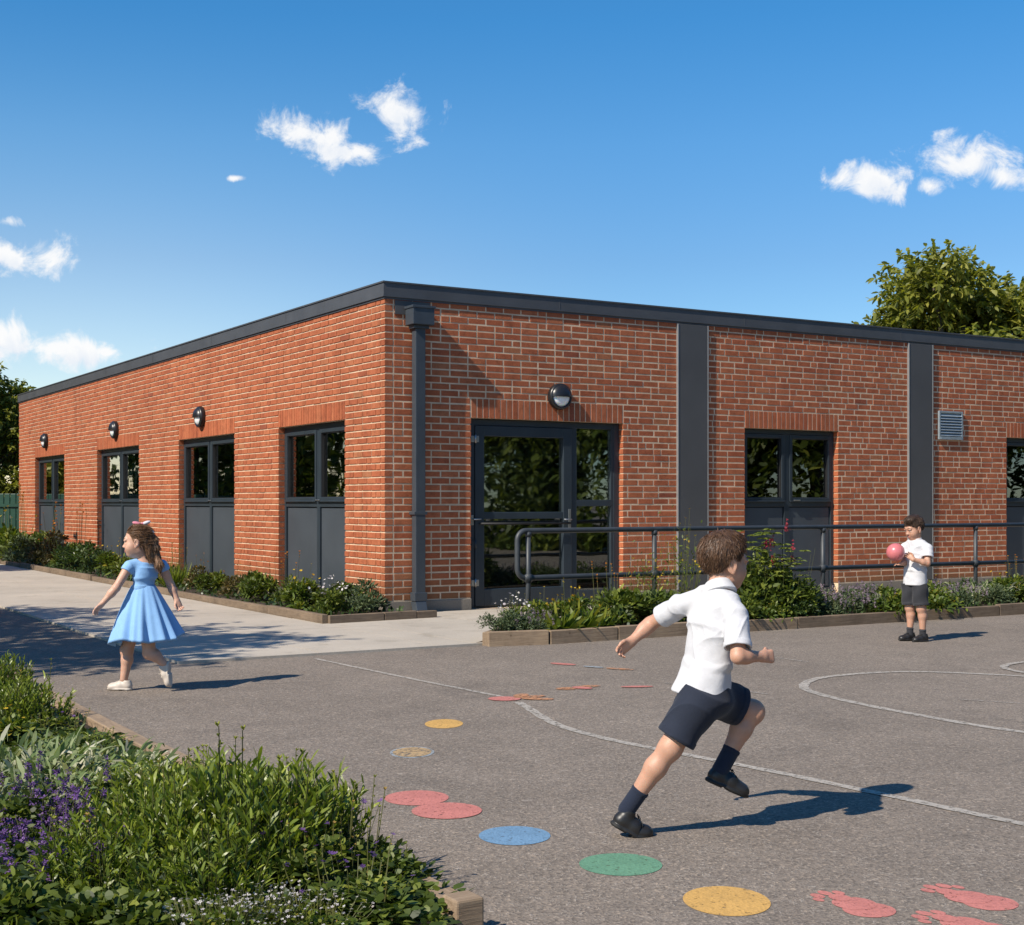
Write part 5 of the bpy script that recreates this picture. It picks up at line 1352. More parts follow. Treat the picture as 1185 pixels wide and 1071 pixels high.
def leg(s, a, b, c, fwd, r=(.064,.045,.041,.027), k=.02):
    a, b, c, fwd = map(np.array, (a, b, c, fwd)); s.cap(a, b, r[0], r[1], k); s.ell(b+fwd*.007, (.040,.040,.042), None, .02)
    m = b+(c-b)*.33-fwd*.008; s.cap(b, m, r[2], r[2]*1.02, k); s.cap(m, c, r[2]*1.02, r[3], k)
def hand(s, wr, d, th, curl=(.4,.4,.4,.4), k=1.0, thc=.5, spread=1.0):
    """wr wrist, d direction of the palm, th towards the thumb; positive curl closes the fingers to the palm side (th x d)"""
    wr = np.array(wr, float); d = nrm_(d); th = np.array(th, float); th = nrm_(th-d*(th@d)); pn = np.cross(th, d)
    P = lambda x, y, z=0: wr+(d*x+th*y+pn*z)*k
    for y0, y1 in ((.011,.021),(.004,.0075),(-.004,-.0065),(-.010,-.0195)): s.cap(P(-.005,y0), P(.046,y1), .0125*k, .0092*k, .012*k)
    s.ell(P(.025,.0,.003), np.array((.028,.022,.012))*k, np.stack([d, th, pn], 1), .008)
    for (y, ln, r, cu, sp) in ((.0215,.048,.0072,curl[0],.10),(.0075,.054,.0075,curl[1],.02),(-.0070,.050,.0072,curl[2],-.06),(-.0205,.039,.0062,curl[3],-.16)):
        p = P(.047, y); an = 0; base = nrm_(d+th*sp*spread)
        for j, fr_ in enumerate((.45,.30,.25)):
            an += cu*(.8 if j == 0 else 1.15); dd = base*math.cos(an)+pn*math.sin(an); q = p+dd*ln*fr_*k
            s.cap(p, q, (r-.0006*j)*k, (r-.0006*(j+1))*k, .0025); p = q
    p = P(.008,.016,.003); q = P(.030,.034,.008+.010*thc); s.cap(p, q, .0115*k, .0088*k, .008); 
    q2 = q+(d*.8+th*(.35-.5*thc)+pn*.45*thc)*.021*k; s.cap(q, q2, .0082*k, .0076*k, .003); q3 = q2+(d*.85+th*(.1-.6*thc)+pn*.6*thc)*.017*k; s.cap(q2, q3, .0076*k, .0062*k, .003)
def shoe(name, label, ank, fwd, up, mats, parent, ln=.185, high=.075, laces=True, bend=0.0):
    """ank: point on the ground below the ankle in the shoe's own frame"""
    R = frame(fwd, up); ank = np.array(ank, float); k = ln/.185
    P = lambda x, y, z: ank+R@(np.array([x, y, z])*k)
    s = SDF(ank-.20, ank+.20, .0032)
    s.cap(P(-.030,0,.034), P(.030,0,.036), .031*k, .033*k, .02); s.cap(P(.03,0,.036), P(.095,.0,.026), .033*k, .027*k, .02)
    s.ell(P(.088,.002,.024), np.array((.043,.037,.026))*k, R, .012); s.ell(P(.045,0,.02), np.array((.07,.034,.03))*k, R, .012)
    s.cap(P(-.018,0,.035), P(-.020,0,high), .030*k, .031*k, .015)
    s.ell(P(-.020,0,high+.022), np.array((.027,.027,.022))*k, R, .004, 's')          # opening
    s.ell(P(.038,0,.010), np.array((.099,.041,.017))*k, R, .003); s.ell(P(-.025,0,.008), np.array((.038,.035,.016))*k, R, .003)
    s.op(lambda x, y, z: -(((x-ank[0])*R[0,2]+(y-ank[1])*R[1,2]+(z-ank[2])*R[2,2])), ank-.2, ank+.2, .003, 'x') if False else None
    n_ = R[:, 2]
    sl = tuple(slice(0, n) for n in s.n); x, y, z = s._xyz(sl); hgt = (x-ank[0])*n_[0]+(y-ank[1])*n_[1]+(z-ank[2])*n_[2]
    s.d = np.maximum(s.d, -hgt.astype(f32)); lx = (x-ank[0])*R[0,0]+(y-ank[1])*R[1,0]+(z-ank[2])*R[2,0]
    arch = (hgt < .008*k) & (lx > .005*k) & (lx < .032*k); s.d = np.where(arch & (s.d < 0), .002, s.d).astype(f32)
    def mi(c, V):
        q = (c-ank)@R; return (q[:, 2] < .0155*k).astype(np.int32)
    V, F = s.mesh(); m_i = mi(V[F].mean(1), V)
    if bend:                                               # the toe part stays flat on the ground
        q = (V-ank)@R; t = np.clip((q[:, 0]/k-.048)/.016, 0, 1)*bend; x_ = q[:, 0]-.055*k; z_ = q[:, 2]
        q = np.stack([.055*k+x_*np.cos(t)-z_*np.sin(t), q[:, 1], x_*np.sin(t)+z_*np.cos(t)], 1); V = ank+q@R.T
    o = np_mesh(name, V, [F], mats, parent, smooth=True, mi=m_i)
    if label: o['label'] = label
    if laces:
        mb = MB()
        for i in range(4):
            xx = .028+.0135*i; zz = .072-.0085*i
            mb.tube([P(xx,-.017,zz-.006), P(xx+.004,0,zz+.0015), P(xx+.008,.017,zz-.006)], .0023*k, 6)
        for q in (-1, 1): mb.tube([P(.030,0,.076), P(.022,.012*q,.086), P(.030,.024*q,.079), P(.036,.010*q,.073)], .0020*k, 6); mb.tube([P(.032,0,.075), P(.050,.020*q,.066), P(.056,.026*q,.052)], .0018*k, 6)
        mb.build('laces', mats[1], o)
    return o
def hair_short(name, C, R, mat, parent, k=1.0, fringe=.050, nape=-.060, thick=.013, top=.016, seed=1, blades=900, ln=.030, sweep=(-.6,.15,-.35), side=.004):
    P = lambda x, y, z: C+R@(np.array([x, y, z])*k)
    s = SDF(C-.16, C+.17, .0032)
    s.ell(P(-.016,0,.036), np.array((.092+thick*.8,.074+thick,.084+top))*k, R, 0)
    s.ell(P(.025,.012,.092), np.array((.062,.062,.036+top*.5))*k, R, .02)
    x, y, z = s._xyz(tuple(slice(0, n) for n in s.n))
    lx = ((x-C[0])*R[0,0]+(y-C[1])*R[1,0]+(z-C[2])*R[2,0])/k; ly = ((x-C[0])*R[0,1]+(y-C[1])*R[1,1]+(z-C[2])*R[2,1])/k; lz = ((x-C[0])*R[0,2]+(y-C[1])*R[1,2]+(z-C[2])*R[2,2])/k
    # hairline: nape behind, above the ear at the sides, fringe in front
    zc = np.interp(lx, [-.12,-.05,-.028,-.015,.004,.022,.032,.055,.075,.12], [nape,nape,nape*.6,.018,.022,.006,side+.010,fringe-.006,fringe,fringe+.01]).astype(f32)
    zc = zc+.005*np.sin(ly*160+lx*60)+.004*np.sin(ly*310)
    cut = (zc-lz)*k
    a = s.d; kk = .010; t = np.clip(.5+.5*(a-cut)/kk, 0, 1); s.d = (cut+(a-cut)*t+kk*t*(1-t)).astype(f32)
    az = np.arctan2(ly-.012, lx+.045); st = .0011*np.sin(az*34+2*np.sin(lz*45))+.0008*np.sin(az*71+3*np.sin(lz*30+az*3))+.0018*np.sin(az*9+seed)*np.clip((.10-lz)*12, 0, 1)
    s.d = (s.d+.6*st*k).astype(f32)
    V, F = s.mesh(); o = np_mesh(name, V, [F], mat, parent, smooth=True)
    # locks that break the outline
    g = np.random.default_rng(seed); fi = g.integers(0, len(F), blades); c = V[F[fi]].mean(1); nn = unit(np.cross(V[F[fi, 1]]-V[F[fi, 0]], V[F[fi, 2]]-V[F[fi, 0]]))
    ql = ((c-C)@R)/k; fl = ql-np.array([-.045, .012, .11]); fl = unit(fl+np.array(sweep)*.06+.02*g.normal(size=c.shape)); d = fl@R.T; d = d-nn*np.sum(d*nn, 1, keepdims=True)*.97+.02*nn+.035*g.normal(size=c.shape)
    keep = ql[:, 2] > np.interp(ql[:, 0], [-.12,-.05,-.028,-.015,.004,.022,.032,.055,.075,.12], [nape,nape,nape*.6,.018,.022,.006,side+.010,fringe-.006,fringe,fringe+.01])+.016
    c, d = c[keep], d[keep]
    lv = leaves(c-nn[keep]*.001, d, ln*k*g.uniform(.5, 1.2, len(c)), .0022*k, .08, np.clip(.5+.25*g.normal(size=len(c)), 0, 1), shape=(.8, 1, .6)); np_mesh('locks', lv[0], lv[1], mat, o, smooth=True, tint=lv[2])
    return o

# ================================================================= boy running
def runner():
    ox, oy = .515, 5.42                                   # ground point under z-pixel (200)
    sc = 1.304e-3
    def J(zx, zy, y=0.0): return np.array([(zx-200)*sc, y, (985-zy)*sc])
    f_sh = nrm_((.64, .77, 0)); r_sh = nrm_((.77, -.64, 0)); r_pe = nrm_((.42, -.91, 0))
    hc = J(447, 168, .03); Rh = frame((.93, .36, -.06), (.10, .02, 1))
    neck = J(428, 250, .0); chest = J(406, 350, .0); waist = J(392, 480, 0); pel = J(385, 565, 0)
    shR = J(468, 315, -.085); shL = J(322, 300, .09)
    elR = J(464, 436, -.165); haR = J(546, 442, -.10); elL = J(236, 366, .20); haL = J(172, 420, .16)
    hipR = J(362, 578, -.055); hipL = J(408, 570, .055); knR = J(274, 718, -.06); anR = J(163, 884, -.03)
    knL = J(540, 628, .10); anL = J(452, 778, .07)
    s = SDF((-.17,-.28,-.02), (.57,.32,1.23), .0034)
    head(s, hc, Rh, .96, neck+np.array([0,0,.01]))
    s.econe(neck+[0,0,-.02], chest, r_sh, (.075,.045), (.095,.062), .03); s.econe(chest, waist, nrm_(r_sh+r_pe), (.092,.060), (.082,.060), .03); s.econe(waist, pel, r_pe, (.078,.060), (.078,.062), .02)
    s.cap(neck, shR, .034, .036, .03); s.cap(neck, shL, .034, .036, .03)
    arm(s, shR, elR, haR); arm(s, shL, elL, haL)
    hand(s, haR, nrm_(haR-elR)+np.array([.05,0,.03]), (-.05,.25,1), (1.25,1.3,1.3,1.25), .92, 1.0)
    hand(s, haL, nrm_(haL-elL)+np.array([-.25,0,-.1]), (.25,-.1,.9), (.35,.45,.55,.6), .92, .35)
    leg(s, hipR, knR, anR, nrm_(np.array([.80,.1,.5])), (.057,.045,.041,.027)); leg(s, hipL, knL, anL, nrm_(np.array([.85,.2,.1])), (.057,.045,.041,.027))
    hm = head_mi(hc, Rh, .96)
    body = s.build('person', SKM, None, lambda c, V: hm(c)); body.location = (ox, oy, 0)
    tag(body, 'boy in white shirt, navy shorts and black shoes running to the right across the asphalt', 'person')
    # shirt
    s = SDF((-.12,-.30,.45), (.55,.34,1.03), .0034)
    cr = lambda q: (1-np.abs(np.sin(q)))**3
    fold = lambda u, v, t, Ln: -.0055*cr(u*13+t*17+1.2*np.sin(t*22)+v*5)-.0045*cr(u*10-t*20+2+1.5*np.sin(u*30))+.0014*np.sin(u*60+t*30)+.001
    hem = J(372, 572, 0)
    s.econe(neck+[0.0,0,-.005], chest+[0,0,-.01], r_sh, (.080,.054), (.106,.076), .02, fold=fold); s.econe(chest, waist, nrm_(r_sh+r_pe), (.106,.076), (.103,.081), .02, fold=fold)
    s.econe(waist+[0,0,.01], hem, r_pe, (.104,.082), (.126,.112), .02, rnd=.010, fold=lambda u, v, t, Ln: .004*np.sin(u*52+2)+.002*np.sin(t*50+u*28))
    s.cap(neck+[-.005,0,-.014], shR, .043, .042, .03); s.cap(neck+[-.005,0,-.014], shL, .043, .042, .03)
    for sh, el, fr_, w0, w1 in ((shR, elR, .80, .043, .053), (shL, elL, .62, .042, .048)):
        e = sh+(el-sh)*fr_; s.econe(sh, e, (1, .2, .1), (w0, w0), (w1, w1*.93), .02, rnd=.007, fold=lambda u, v, t, Ln: .0016*np.sin(t*75+u*30)-.0045*cr(t*24+u*16+1+np.sin(u*40)))
        s.econe(e-nrm_(el-sh)*.022, e+nrm_(el-sh)*.0015, (1, .2, .1), (w1*1.03, w1*.96), (w1*1.03, w1*.96), .003, rnd=.003)
        i_ = e+nrm_(el-sh)*.02; s.econe(e-nrm_(el-sh)*.02, i_, (1,.2,.1), (w1*.86, w1*.8), (w1*.86, w1*.8), .004, 's')
    s.econe(hem+(waist-hem)*.12, hem-(waist-hem)*.3, r_pe, (.112,.098), (.114,.100), .004, 's')
    s.warp(wn(5, .0007, 60))
    sh = s.build('shirt', SHIRT, body)
    s = SDF(neck-.12, neck+.13, .0032); nk = nrm_(hc-np.array([.02,.0,.06])-neck); tilt = nrm_(nk+np.array([-.14,-.05,0]))
    b0 = neck-tilt*.016; s.econe(b0, b0+tilt*.048, r_sh, (.062,.055), (.055,.050), 0, rnd=.008); s.econe(b0-tilt*.002, b0+tilt*.022, r_sh, (.072,.062), (.060,.054), .008, rnd=.008)
    s.econe(b0-tilt*.05, b0+tilt*.09, r_sh, (.050,.045), (.048,.044), .004, 's'); fr0 = neck+f_sh*.075
    s.cap(fr0+[0,0,-.03], fr0+np.array([0,0,.05]), .006, .016, .006, 's')
    s.build('collar', SHIRT, sh)
    # shorts
    s = SDF((-.12,-.22,.30), (.52,.30,.68), .0034)
    ff = lambda u, v, t, Ln: .0025*np.sin(t*44+u*30)-.005*cr(t*22+u*15+np.sin(u*26))
    s.econe(waist+(pel-waist)*.25, pel+[0,0,-.01], r_pe, (.099,.081), (.106,.090), .02); s.ell(pel+[0,0,-.03], (.107,.105,.068), None, .045)
    for hp, kn, fr_, w0, w1 in ((hipR, knR, .80, .078, .080), (hipL, knL, .72, .076, .078)):
        e = hp+(kn-hp)*fr_; ax = nrm_(kn-hp); s.econe(hp-ax*.03, e, (.3,-1,0), (w0*.92, w0), (w1*.90, w1), .045, rnd=.006, fold=ff)
        s.econe(e-ax*.024, e+ax*.001, (.3,-1,0), (w1*.925, w1*1.02), (w1*.925, w1*1.02), .002, rnd=.003); s.econe(e-ax*.02, e+ax*.03, (.3,-1,0), (w1*.76, w1*.84), (w1*.76, w1*.84), .004, 's')
    s.build('shorts', NAVY, body)
    # socks and shoes
    upR = nrm_(knR-anR)
    for an, kn in ((anR, knR), (anL, knL)):
        ax = nrm_(kn-an); s = SDF(an-.11, an+.15, .0032); s.cap(an-ax*.035, an+ax*.058, .034, .0345, 0); s.econe(an+ax*.050, an+ax*.064, (1,0,0), (.0365,.0365), (.0365,.0365), .003, rnd=.004)
        pt = an+ax*.085; nn = ax; sl = s._xyz(tuple(slice(0, n) for n in s.n)); s.d = np.maximum(s.d, ((sl[0]-an[0])*nn[0]+(sl[1]-an[1])*nn[1]+(sl[2]-an[2])*nn[2]-.064)).astype(f32)
        s.build('sock', SOCK, body)
    fR = nrm_((.84,.14,-.50)); u = nrm_((.50,.05,.84)); base = J(172, 987, -.025)-fR*.055
    # the ball of the raised-heel foot rests on the ground
    shoe('shoe', None, base+np.array([0,0,-.004]), fR, u, [SHOEB, SOLEB], body, .180, bend=R_(27))
    fL = nrm_((.86,.12,-.40)); uL = nrm_((.40,.05,.90)); shoe('shoe', None, J(432, 850, .065), fL, uL, [SHOEB, SOLEB], body, .180)
    hair_short('hair', hc, Rh, HAIRB, body, .96, fringe=.052, nape=-.052, thick=.012, top=.011, seed=3, blades=7500, ln=.028, sweep=(-.35,.3,-.30))
    return body
runner()

# ================================================================= girl in the blue dress
def girl():
    ox, oy = (90+205/4.657-592.5)/1601*9.55, 9.55
    sc = 1.281e-3
    def J(zx, zy, y=0.0): return np.array([(zx-205)*sc, y, (985-zy)*sc])
    fw = nrm_((-.86, .50, 0)); lf = nrm_((-.50, -.86, 0))          # her left is near
    hc = J(322, 180, .0); Rh = frame((-.97, -.10, -.05), (-.02,.02,1))
    neck = J(357, 288, .02); chest = J(362, 350, .02); waist = J(350, 422, .015)
    shL = J(285, 315, -.05); shR = J(440, 315, .085)
    elL = J(232, 425, -.115); haL = J(160, 512, -.14); elR = J(478, 420, .12); haR = J(517, 505, .10)
    hipR = J(300, 600, .05); hipL = J(372, 600, -.03)
    knR = J(256, 768, .045); anR = J(240, 925, .04); knL = J(392, 775, -.03); anL = J(470, 838, -.015)
    s = SDF((-.17,-.23,-.01), (.47,.26,1.20), .0034)
    head(s, hc, Rh, .98, neck+np.array([0,0,-.005]), (.034,.040))
    s.econe(neck+[0,0,-.045], chest, lf, (.066,.042), (.082,.058), .05, rnd=.04); s.econe(chest, waist, lf, (.080,.058), (.070,.056), .03); s.econe(waist, J(345, 560, .015), lf, (.066,.052), (.082,.070), .02)
    s.cap(neck+[0,0,-.012], shL, .030, .033, .035); s.cap(neck+[0,0,-.012], shR, .030, .033, .035)
    arm(s, shL, elL, haL, (.033,.026,.0245,.0175)); arm(s, shR, elR, haR, (.033,.026,.0245,.0175))
    hand(s, haL, nrm_(haL-elL)+np.array([-.1,0,-.05]), (.35,-.3,.75), (.25,.22,.25,.3), .86, .25)
    hand(s, haR, nrm_(haR-elR)+np.array([.0,0,-.1]), (-.8,-.4,.2), (.35,.4,.45,.5), .86, .35)
    leg(s, hipR, knR, anR, nrm_((-.95,.2,.1)), (.060,.042,.038,.026)); leg(s, hipL, knL, anL, nrm_((-.6,.1,-.7)), (.060,.042,.038,.026))
    hm = head_mi(hc, Rh, .98)
    body = s.build('person', [SKIN_G, LIPS, EYEW, IRIS, BROW], None, lambda c, V: hm(c)); body.location = (ox, oy, 0)
    tag(body, 'girl in sleeveless blue dress with ribbon in long hair, walking left by the path', 'person')
    # dress: bodice and gathered skirt
    s = SDF((-.05,-.20,.60), (.42,.24,.96), .0032)
    ff = lambda u, v, t, Ln: .0012*np.sin(t*110+u*35)+.001*np.sin(u*90+t*30)
    s.econe(J(360, 288, .02), chest+[0,0,-.035], lf, (.074,.050), (.095,.070), .03, rnd=.02, fold=ff); s.econe(chest+[0,0,.035], waist+[0,0,-.006], lf, (.087,.062), (.078,.065), .03, rnd=.006, fold=ff)
    s.cap(J(322, 292, -.015), shL+[.008,.004,.003], .030, .045, .03); s.cap(J(398, 292, .045), shR+[-.008,0,.003], .030, .045, .03)
    for sh, el in ((shL, elL), (shR, elR)): ax = nrm_(el-sh); s.econe(sh+ax*.006, sh+ax*.034, (0,1,0), (.041,.041), (.043,.041), .01, rnd=.006)
    s.ell(J(360, 262, .012), (.058,.060,.046), None, .008, 's'); s.cap(J(362, 280, .01)-fw*.05, J(364, 300, .01)-fw*.085, .020, .010, .01, 's'); 
    s.econe(waist+[0,0,.012], waist+[0,0,-.016], lf, (.081,.068), (.083,.069), .004, rnd=.005)
    bod = s.build('dress', BLUE, body)
    # skirt: rings of a gathered cone with deep folds
    n = 160; rows = 22; Vv = []; g = np.random.default_rng(4)
    th = np.linspace(0, 2*np.pi, n, endpoint=False); ph = g.uniform(0, 6.28, 6)
    fo = .50*np.sin(11*th+ph[0]+.9*np.sin(3*th+1))+.28*np.sin(19*th+ph[1]+.6*np.sin(4*th))+.42*np.sin(7*th+ph[2]+.5*np.sin(2*th))
    top = waist+np.array([0,0,.006]); botc = J(353, 710, .01)
    for sgn, dr in ((1, 0.0), (-1, -.004)):
        for i in range(rows):
            t = i/(rows-1); c = top+(botc-top)*t
            bl = t**.92+.045*math.sin(math.pi*t); hw = .081+(.236-.081)*bl; hd = .067+(.198-.067)*bl
            amp = .005+.019*t**.8
            r_ = 1+amp/.16*fo*(.55+.45*t)+.03*t*np.sin(2*th+.8)
            x = c[0]+(hw+dr)*np.cos(th)*r_+.012*t*t; y = c[1]+(hd+dr)*np.sin(th)*r_; z = c[2]+.013*t*np.sin(3*th+1.2)+.008*t*np.sin(5*th)+.009*t*fo+(.0015 if sgn < 0 else 0)
            z = z-.030*t*t*np.cos(th)*(-1)*.4
            Vv.append(np.stack([x, y, z], 1))
    V = np.concatenate(Vv); F = []
    for sgn in (0, 1):
        b = sgn*rows*n
        for i in range(rows-1):
            a = b+i*n+np.arange(n); a2 = b+i*n+(np.arange(n)+1) % n; q = np.stack([a, a+n, a2+n, a2], 1); F.append(q if sgn == 0 else q[:, ::-1])
    a = (rows-1)*n+np.arange(n); a2 = (rows-1)*n+(np.arange(n)+1) % n; F.append(np.stack([a, a+rows*n, a2+rows*n, a2], 1))
    np_mesh('skirt', V, [np.concatenate(F)], BLUE, bod, smooth=True)
    # shoes
    shoe('shoe', None, J(243, 984, .04), (-1,.12,0), (0,0,1), [SHOEW, SOLEW], body, .170, .062)
    shoe('shoe', None, J(478, 868, -.01)+np.array([.028,0,.0]), nrm_((.10,.02,-1)), nrm_((-1,.1,-.12)), [SHOEW, SOLEW], body, .170, .062)
    # hair
    k = .98; P = lambda x, y, z: hc+Rh@(np.array([x, y, z])*k)
    s = SDF((-.05,-.15,.72), (.38,.18,1.20), .0032)
    s.ell(P(-.016,0,.036), np.array((.097,.077,.087))*k, Rh, 0)
    x, y, z = s._xyz(tuple(slice(0, q) for q in s.n)); lo = [((x-hc[0])*Rh[0,i]+(y-hc[1])*Rh[1,i]+(z-hc[2])*Rh[2,i])/k for i in range(3)]
    zc = np.interp(lo[0], [-.12,-.05,-.025,-.012,.010,.025,.040,.058,.075], [-.06,-.055,-.035,.016,.020,.012,.040,.060,.070]).astype(f32)
    cut = (zc+.003*np.sin(lo[1]*140)-lo[2])*k; a_ = s.d; t = np.clip(.5+.5*(a_-cut)/.01, 0, 1); s.d = (cut+(a_-cut)*t+.01*t*(1-t)).astype(f32)
    tail = [P(-.080,0,.030), P(-.104,0,.012), P(-.112,.0,-.04), P(-.116,-.01,-.10), J(440, 300, .0)+np.array([.0,-.01,.0]), J(447, 345, -.01)]
    rad = [.026,.028,.031,.029,.022,.005]
    for i in range(5): s.cap(tail[i], tail[i+1], rad[i], rad[i+1], .02)
    for q, yy_ in ((0, .03), (1, -.03)): s.cap(P(-.07,yy_,-.02), P(-.085,yy_*.8,-.115), .030, .018, .02)
    az = np.arctan2(lo[2]-.03, lo[1]+.001*lo[0]); s.d = (s.d+np.where(lo[0] > -.085, .0004*np.sin(az*30+4*lo[0]), .0)+np.where(lo[2] < .03, .0009*np.sin(lo[1]*150+6*np.sin(lo[2]*14)+lo[0]*60), 0)).astype(f32)
    V, F = s.mesh(); ho = np_mesh('hair', V, [F], HAIRG, body, smooth=True)
    g = np.random.default_rng(8); m_ = 5000; fi = g.integers(0, len(F), m_); c = V[F[fi]].mean(1); nn = unit(np.cross(V[F[fi,1]]-V[F[fi,0]], V[F[fi,2]]-V[F[fi,0]]))
    ql = ((c-hc)@Rh)/k; d = np.where((ql[:, 0] > -.09)[:, None] & (ql[:, 2] > -.03)[:, None], (Rh@np.array([-.9,0,-.1]))[None], np.array([.06,0,-1.])[None])+.08*g.normal(size=c.shape); d = d-nn*np.sum(d*nn, 1, keepdims=True)*.95+.04*nn
    lv = leaves(c, d, .042*g.uniform(.6,1.4,m_), .0024, .03, np.clip(.5+.25*g.normal(size=m_), 0, 1), shape=(.8,1,.6)); np_mesh('locks', lv[0], lv[1], HAIRG, ho, smooth=True, tint=lv[2])
    # ribbon bow on the crown
    s = SDF(P(-.03,0,.12)-.12, P(-.03,0,.12)+.12, .003)
    B0 = P(-.042,0,.118)
    for q in (-1, 1):
        s.ell(B0+Rh@np.array([.030*q+.008,-.0,.010]), (.034,.020,.013), Rh@np.array(frame((1,0,.30*q))), .006)
    s.ell(B0, (.013,.017,.014), Rh, .004); s.cap(B0, P(-.105,0,.060), .012, .014, .01)
    s.build('hair_bow', [BOW, BOWW], body, lambda c, V: (((c-B0)@Rh)[:, 0] < -.006).astype(np.int32))
    return body
girl()

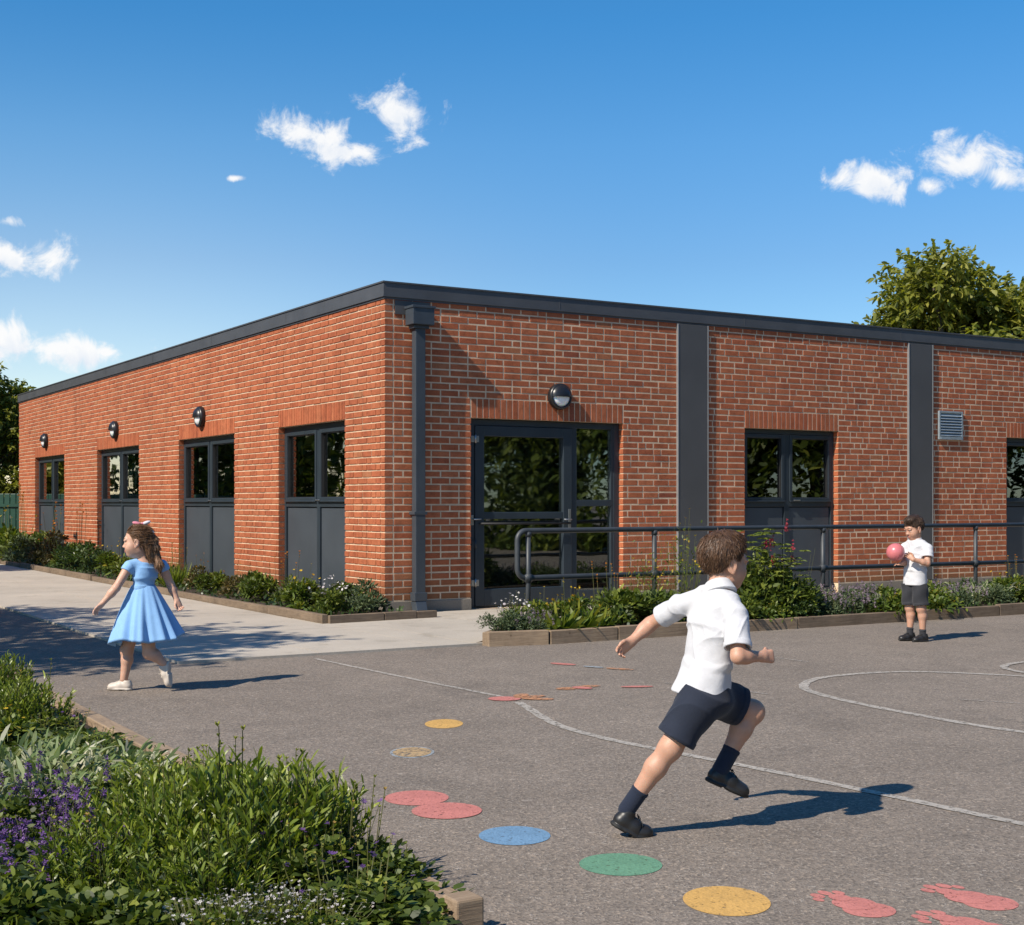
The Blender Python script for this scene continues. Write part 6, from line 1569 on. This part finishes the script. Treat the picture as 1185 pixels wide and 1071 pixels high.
# ================================================================= boy holding a ball
def ball_boy():
    ox, oy = (1000+375/5.95-592.5)/1601*13.0, 13.0
    sc = 1.3645e-3
    def J(zx, zy, y=0.0): return np.array([(zx-375)*sc, y, (965-zy)*sc])
    fw = nrm_((-.80, -.60, 0)); lf = nrm_((.60, -.80, 0))
    hc = J(343, 188, -.005); Rh = frame((-.90, -.36, -.30), (-.28,-.1,1))
    neck = J(358, 268, 0); chest = J(356, 360, 0); waist = J(350, 480, 0); pel = J(347, 570, 0)
    shL = J(420, 325, -.085); shR = J(298, 322, .085)
    bc = J(204, 352, -.06)
    elL = J(402, 425, -.150); haL = J(302, 398, -.165); elR = J(290, 425, .03); haR = J(250, 432, -.04)
    hipR = J(318, 590, .035); hipL = J(374, 590, -.04); knR = J(322, 735, .03); anR = J(322, 890, .03); knL = J(382, 738, -.055); anL = J(392, 898, -.05)
    s = SDF((-.24,-.32,-.01), (.17,.18,1.21), .0034)
    head(s, hc, Rh, .96, neck+np.array([0,0,.01]))
    s.econe(neck+[0,0,-.02], chest, lf, (.075,.045), (.092,.062), .03); s.econe(chest, waist, lf, (.090,.060), (.082,.062), .03); s.econe(waist, pel, lf, (.082,.062), (.086,.070), .03)
    s.cap(neck+[0,0,-.01], shL, .033, .035, .03); s.cap(neck+[0,0,-.01], shR, .033, .035, .03)
    arm(s, shL, elL, haL); arm(s, shR, elR, haR)
    rB = .0845
    # near hand on the side of the ball, far hand cupped below it
    hand(s, haL, nrm_(bc+np.array([.075,-.055,.0])-haL)+np.array([-.10,-.02,.08]), (.05,.10,1), (.35,.38,.38,.35), .90, .3, 1.4)
    hand(s, haR, nrm_(np.array([-.85,-.10,-.02])), (.05,-.9,.15), (.30,.32,.32,.30), .90, .2, 1.4)
    for a_, b_, c_, q in ((hipR, knR, anR, 1), (hipL, knL, anL, -1)): leg(s, a_, b_, c_, nrm_((-.9,-.3,0)), (.060,.042,.038,.026))
    hm = head_mi(hc, Rh, .96); 
    body = s.build('person', SKM, None, lambda c, V: hm(c)); body.location = (ox, oy, 0)
    tag(body, 'boy in white polo shirt and charcoal shorts standing by the flower bed, holding a ball', 'person')
    s = SDF((-.15,-.22,.46), (.16,.20,.99), .0034)
    cr = lambda q: (1-np.abs(np.sin(q)))**3
    fold = lambda u, v, t, Ln: -.0055*cr(u*13+t*17+1.2*np.sin(t*22)+v*5)-.0045*cr(u*10-t*20+2+1.5*np.sin(u*30))+.0014*np.sin(u*60+t*30)+.001
    hem = J(349, 580, 0)
    s.econe(neck+[0,0,-.008], chest, lf, (.082,.055), (.108,.078), .02, fold=fold); s.econe(chest, waist, lf, (.108,.078), (.108,.084), .02, fold=fold); s.econe(waist+[0,0,.01], hem, lf, (.108,.084), (.114,.094), .02, rnd=.010, fold=lambda u, v, t, Ln: .004*np.sin(u*42+1))
    s.cap(neck+[0,0,-.022], shL, .045, .045, .03); s.cap(neck+[0,0,-.022], shR, .045, .045, .03)
    for sh, el, fr_ in ((shL, elL, .62), (shR, elR, .62)):
        e = sh+(el-sh)*fr_; ax = nrm_(el-sh); s.econe(sh, e, (1,.2,0), (.046,.046), (.054,.052), .02, rnd=.006, fold=lambda u, v, t, Ln: .002*np.sin(t*80+u*30)); s.econe(e-ax*.02, e+ax*.001, (1,.2,0), (.0555,.0535), (.0555,.0535), .002, rnd=.003); s.econe(e-ax*.02, e+ax*.02, (1,.2,0), (.045,.043), (.045,.043), .004, 's')
    s.warp(wn(9, .0007, 60)); sh = s.build('shirt', SHIRT, body)
    s = SDF(neck-.11, neck+.11, .0032); b0 = neck+np.array([0,0,-.020]); up = nrm_((-.12,-.06,1)); s.econe(b0, b0+up*.038, lf, (.060,.052), (.054,.049), 0, rnd=.006); s.econe(b0-up*.004, b0+up*.020, lf, (.072,.062), (.058,.052), .006, rnd=.006); s.econe(b0-up*.04, b0+up*.08, lf, (.049,.043), (.048,.043), .003, 's'); fr0 = neck+fw*.070; s.cap(fr0+[0,0,-.04], fr0+[0,0,.03], .004, .014, .005, 's'); s.build('collar', SHIRT, sh)
    s = SDF((-.17,-.20,.31), (.17,.19,.64), .0034); ff = lambda u, v, t, Ln: .004*np.sin(t*40+u*34)
    s.econe(J(348,540,0), pel, lf, (.098,.080), (.104,.086), .02)
    for hp, kn in ((hipR, knR), (hipL, knL)):
        e = hp+(kn-hp)*.86; ax = nrm_(kn-hp); s.econe(hp-ax*.03, e, lf, (.070,.080), (.068,.076), .012, rnd=.006, fold=ff); s.econe(e-ax*.022, e+ax*.001, lf, (.070,.078), (.070,.078), .002, rnd=.003); s.econe(e-ax*.02, e+ax*.03, lf, (.057,.064), (.057,.064), .004, 's')
    s.build('shorts', CHAR, body)
    for an, kn in ((anR, knR), (anL, knL)):
        ax = nrm_(kn-an); s = SDF(an-.10, an+.10, .0032); s.cap(an-ax*.04, an+ax*.012, .031, .031, 0); s.econe(an+ax*.006, an+ax*.018, (1,0,0), (.034,.034), (.034,.034), .003, rnd=.004); s.build('sock', CHAR, body)
    shoe('shoe', None, J(322, 962, .03), nrm_((-.92,-.28,0)), (0,0,1), [SHOEB, SOLEB], body, .170, .066); shoe('shoe', None, J(395, 966, -.05), nrm_((-.92,-.38,0)), (0,0,1), [SHOEB, SOLEB], body, .170, .066)
    hair_short('hair', hc, Rh, HAIRD, body, .96, fringe=.040, nape=-.045, thick=.010, top=.012, seed=6, blades=4500, ln=.026, sweep=(.55,.1,-.35))
    # the ball, held in both hands
    bm = bmesh.new(); bmesh.ops.create_uvsphere(bm, u_segments=48, v_segments=24, radius=rB); mb = MB(); mb.from_bm(bm, True); bm.free()
    for a_ in range(3):
        pts = []
        for i in range(49):
            t = 2*math.pi*i/48; p = [0,0,0]; p[a_] = rB*math.cos(t)*.999; p[(a_+1) % 3] = rB*math.sin(t)*.999; pts.append(p)
        mb.tube(pts, .0016, 6, caps=False)
    b = mb.build('ball', BALLM); b.location = (ox+bc[0], oy+bc[1], bc[2]); b.rotation_euler = (.5,.3,.2)
    tag(b, 'shiny pink rubber ball held in both hands of the boy by the flower bed', 'ball')
ball_boy()
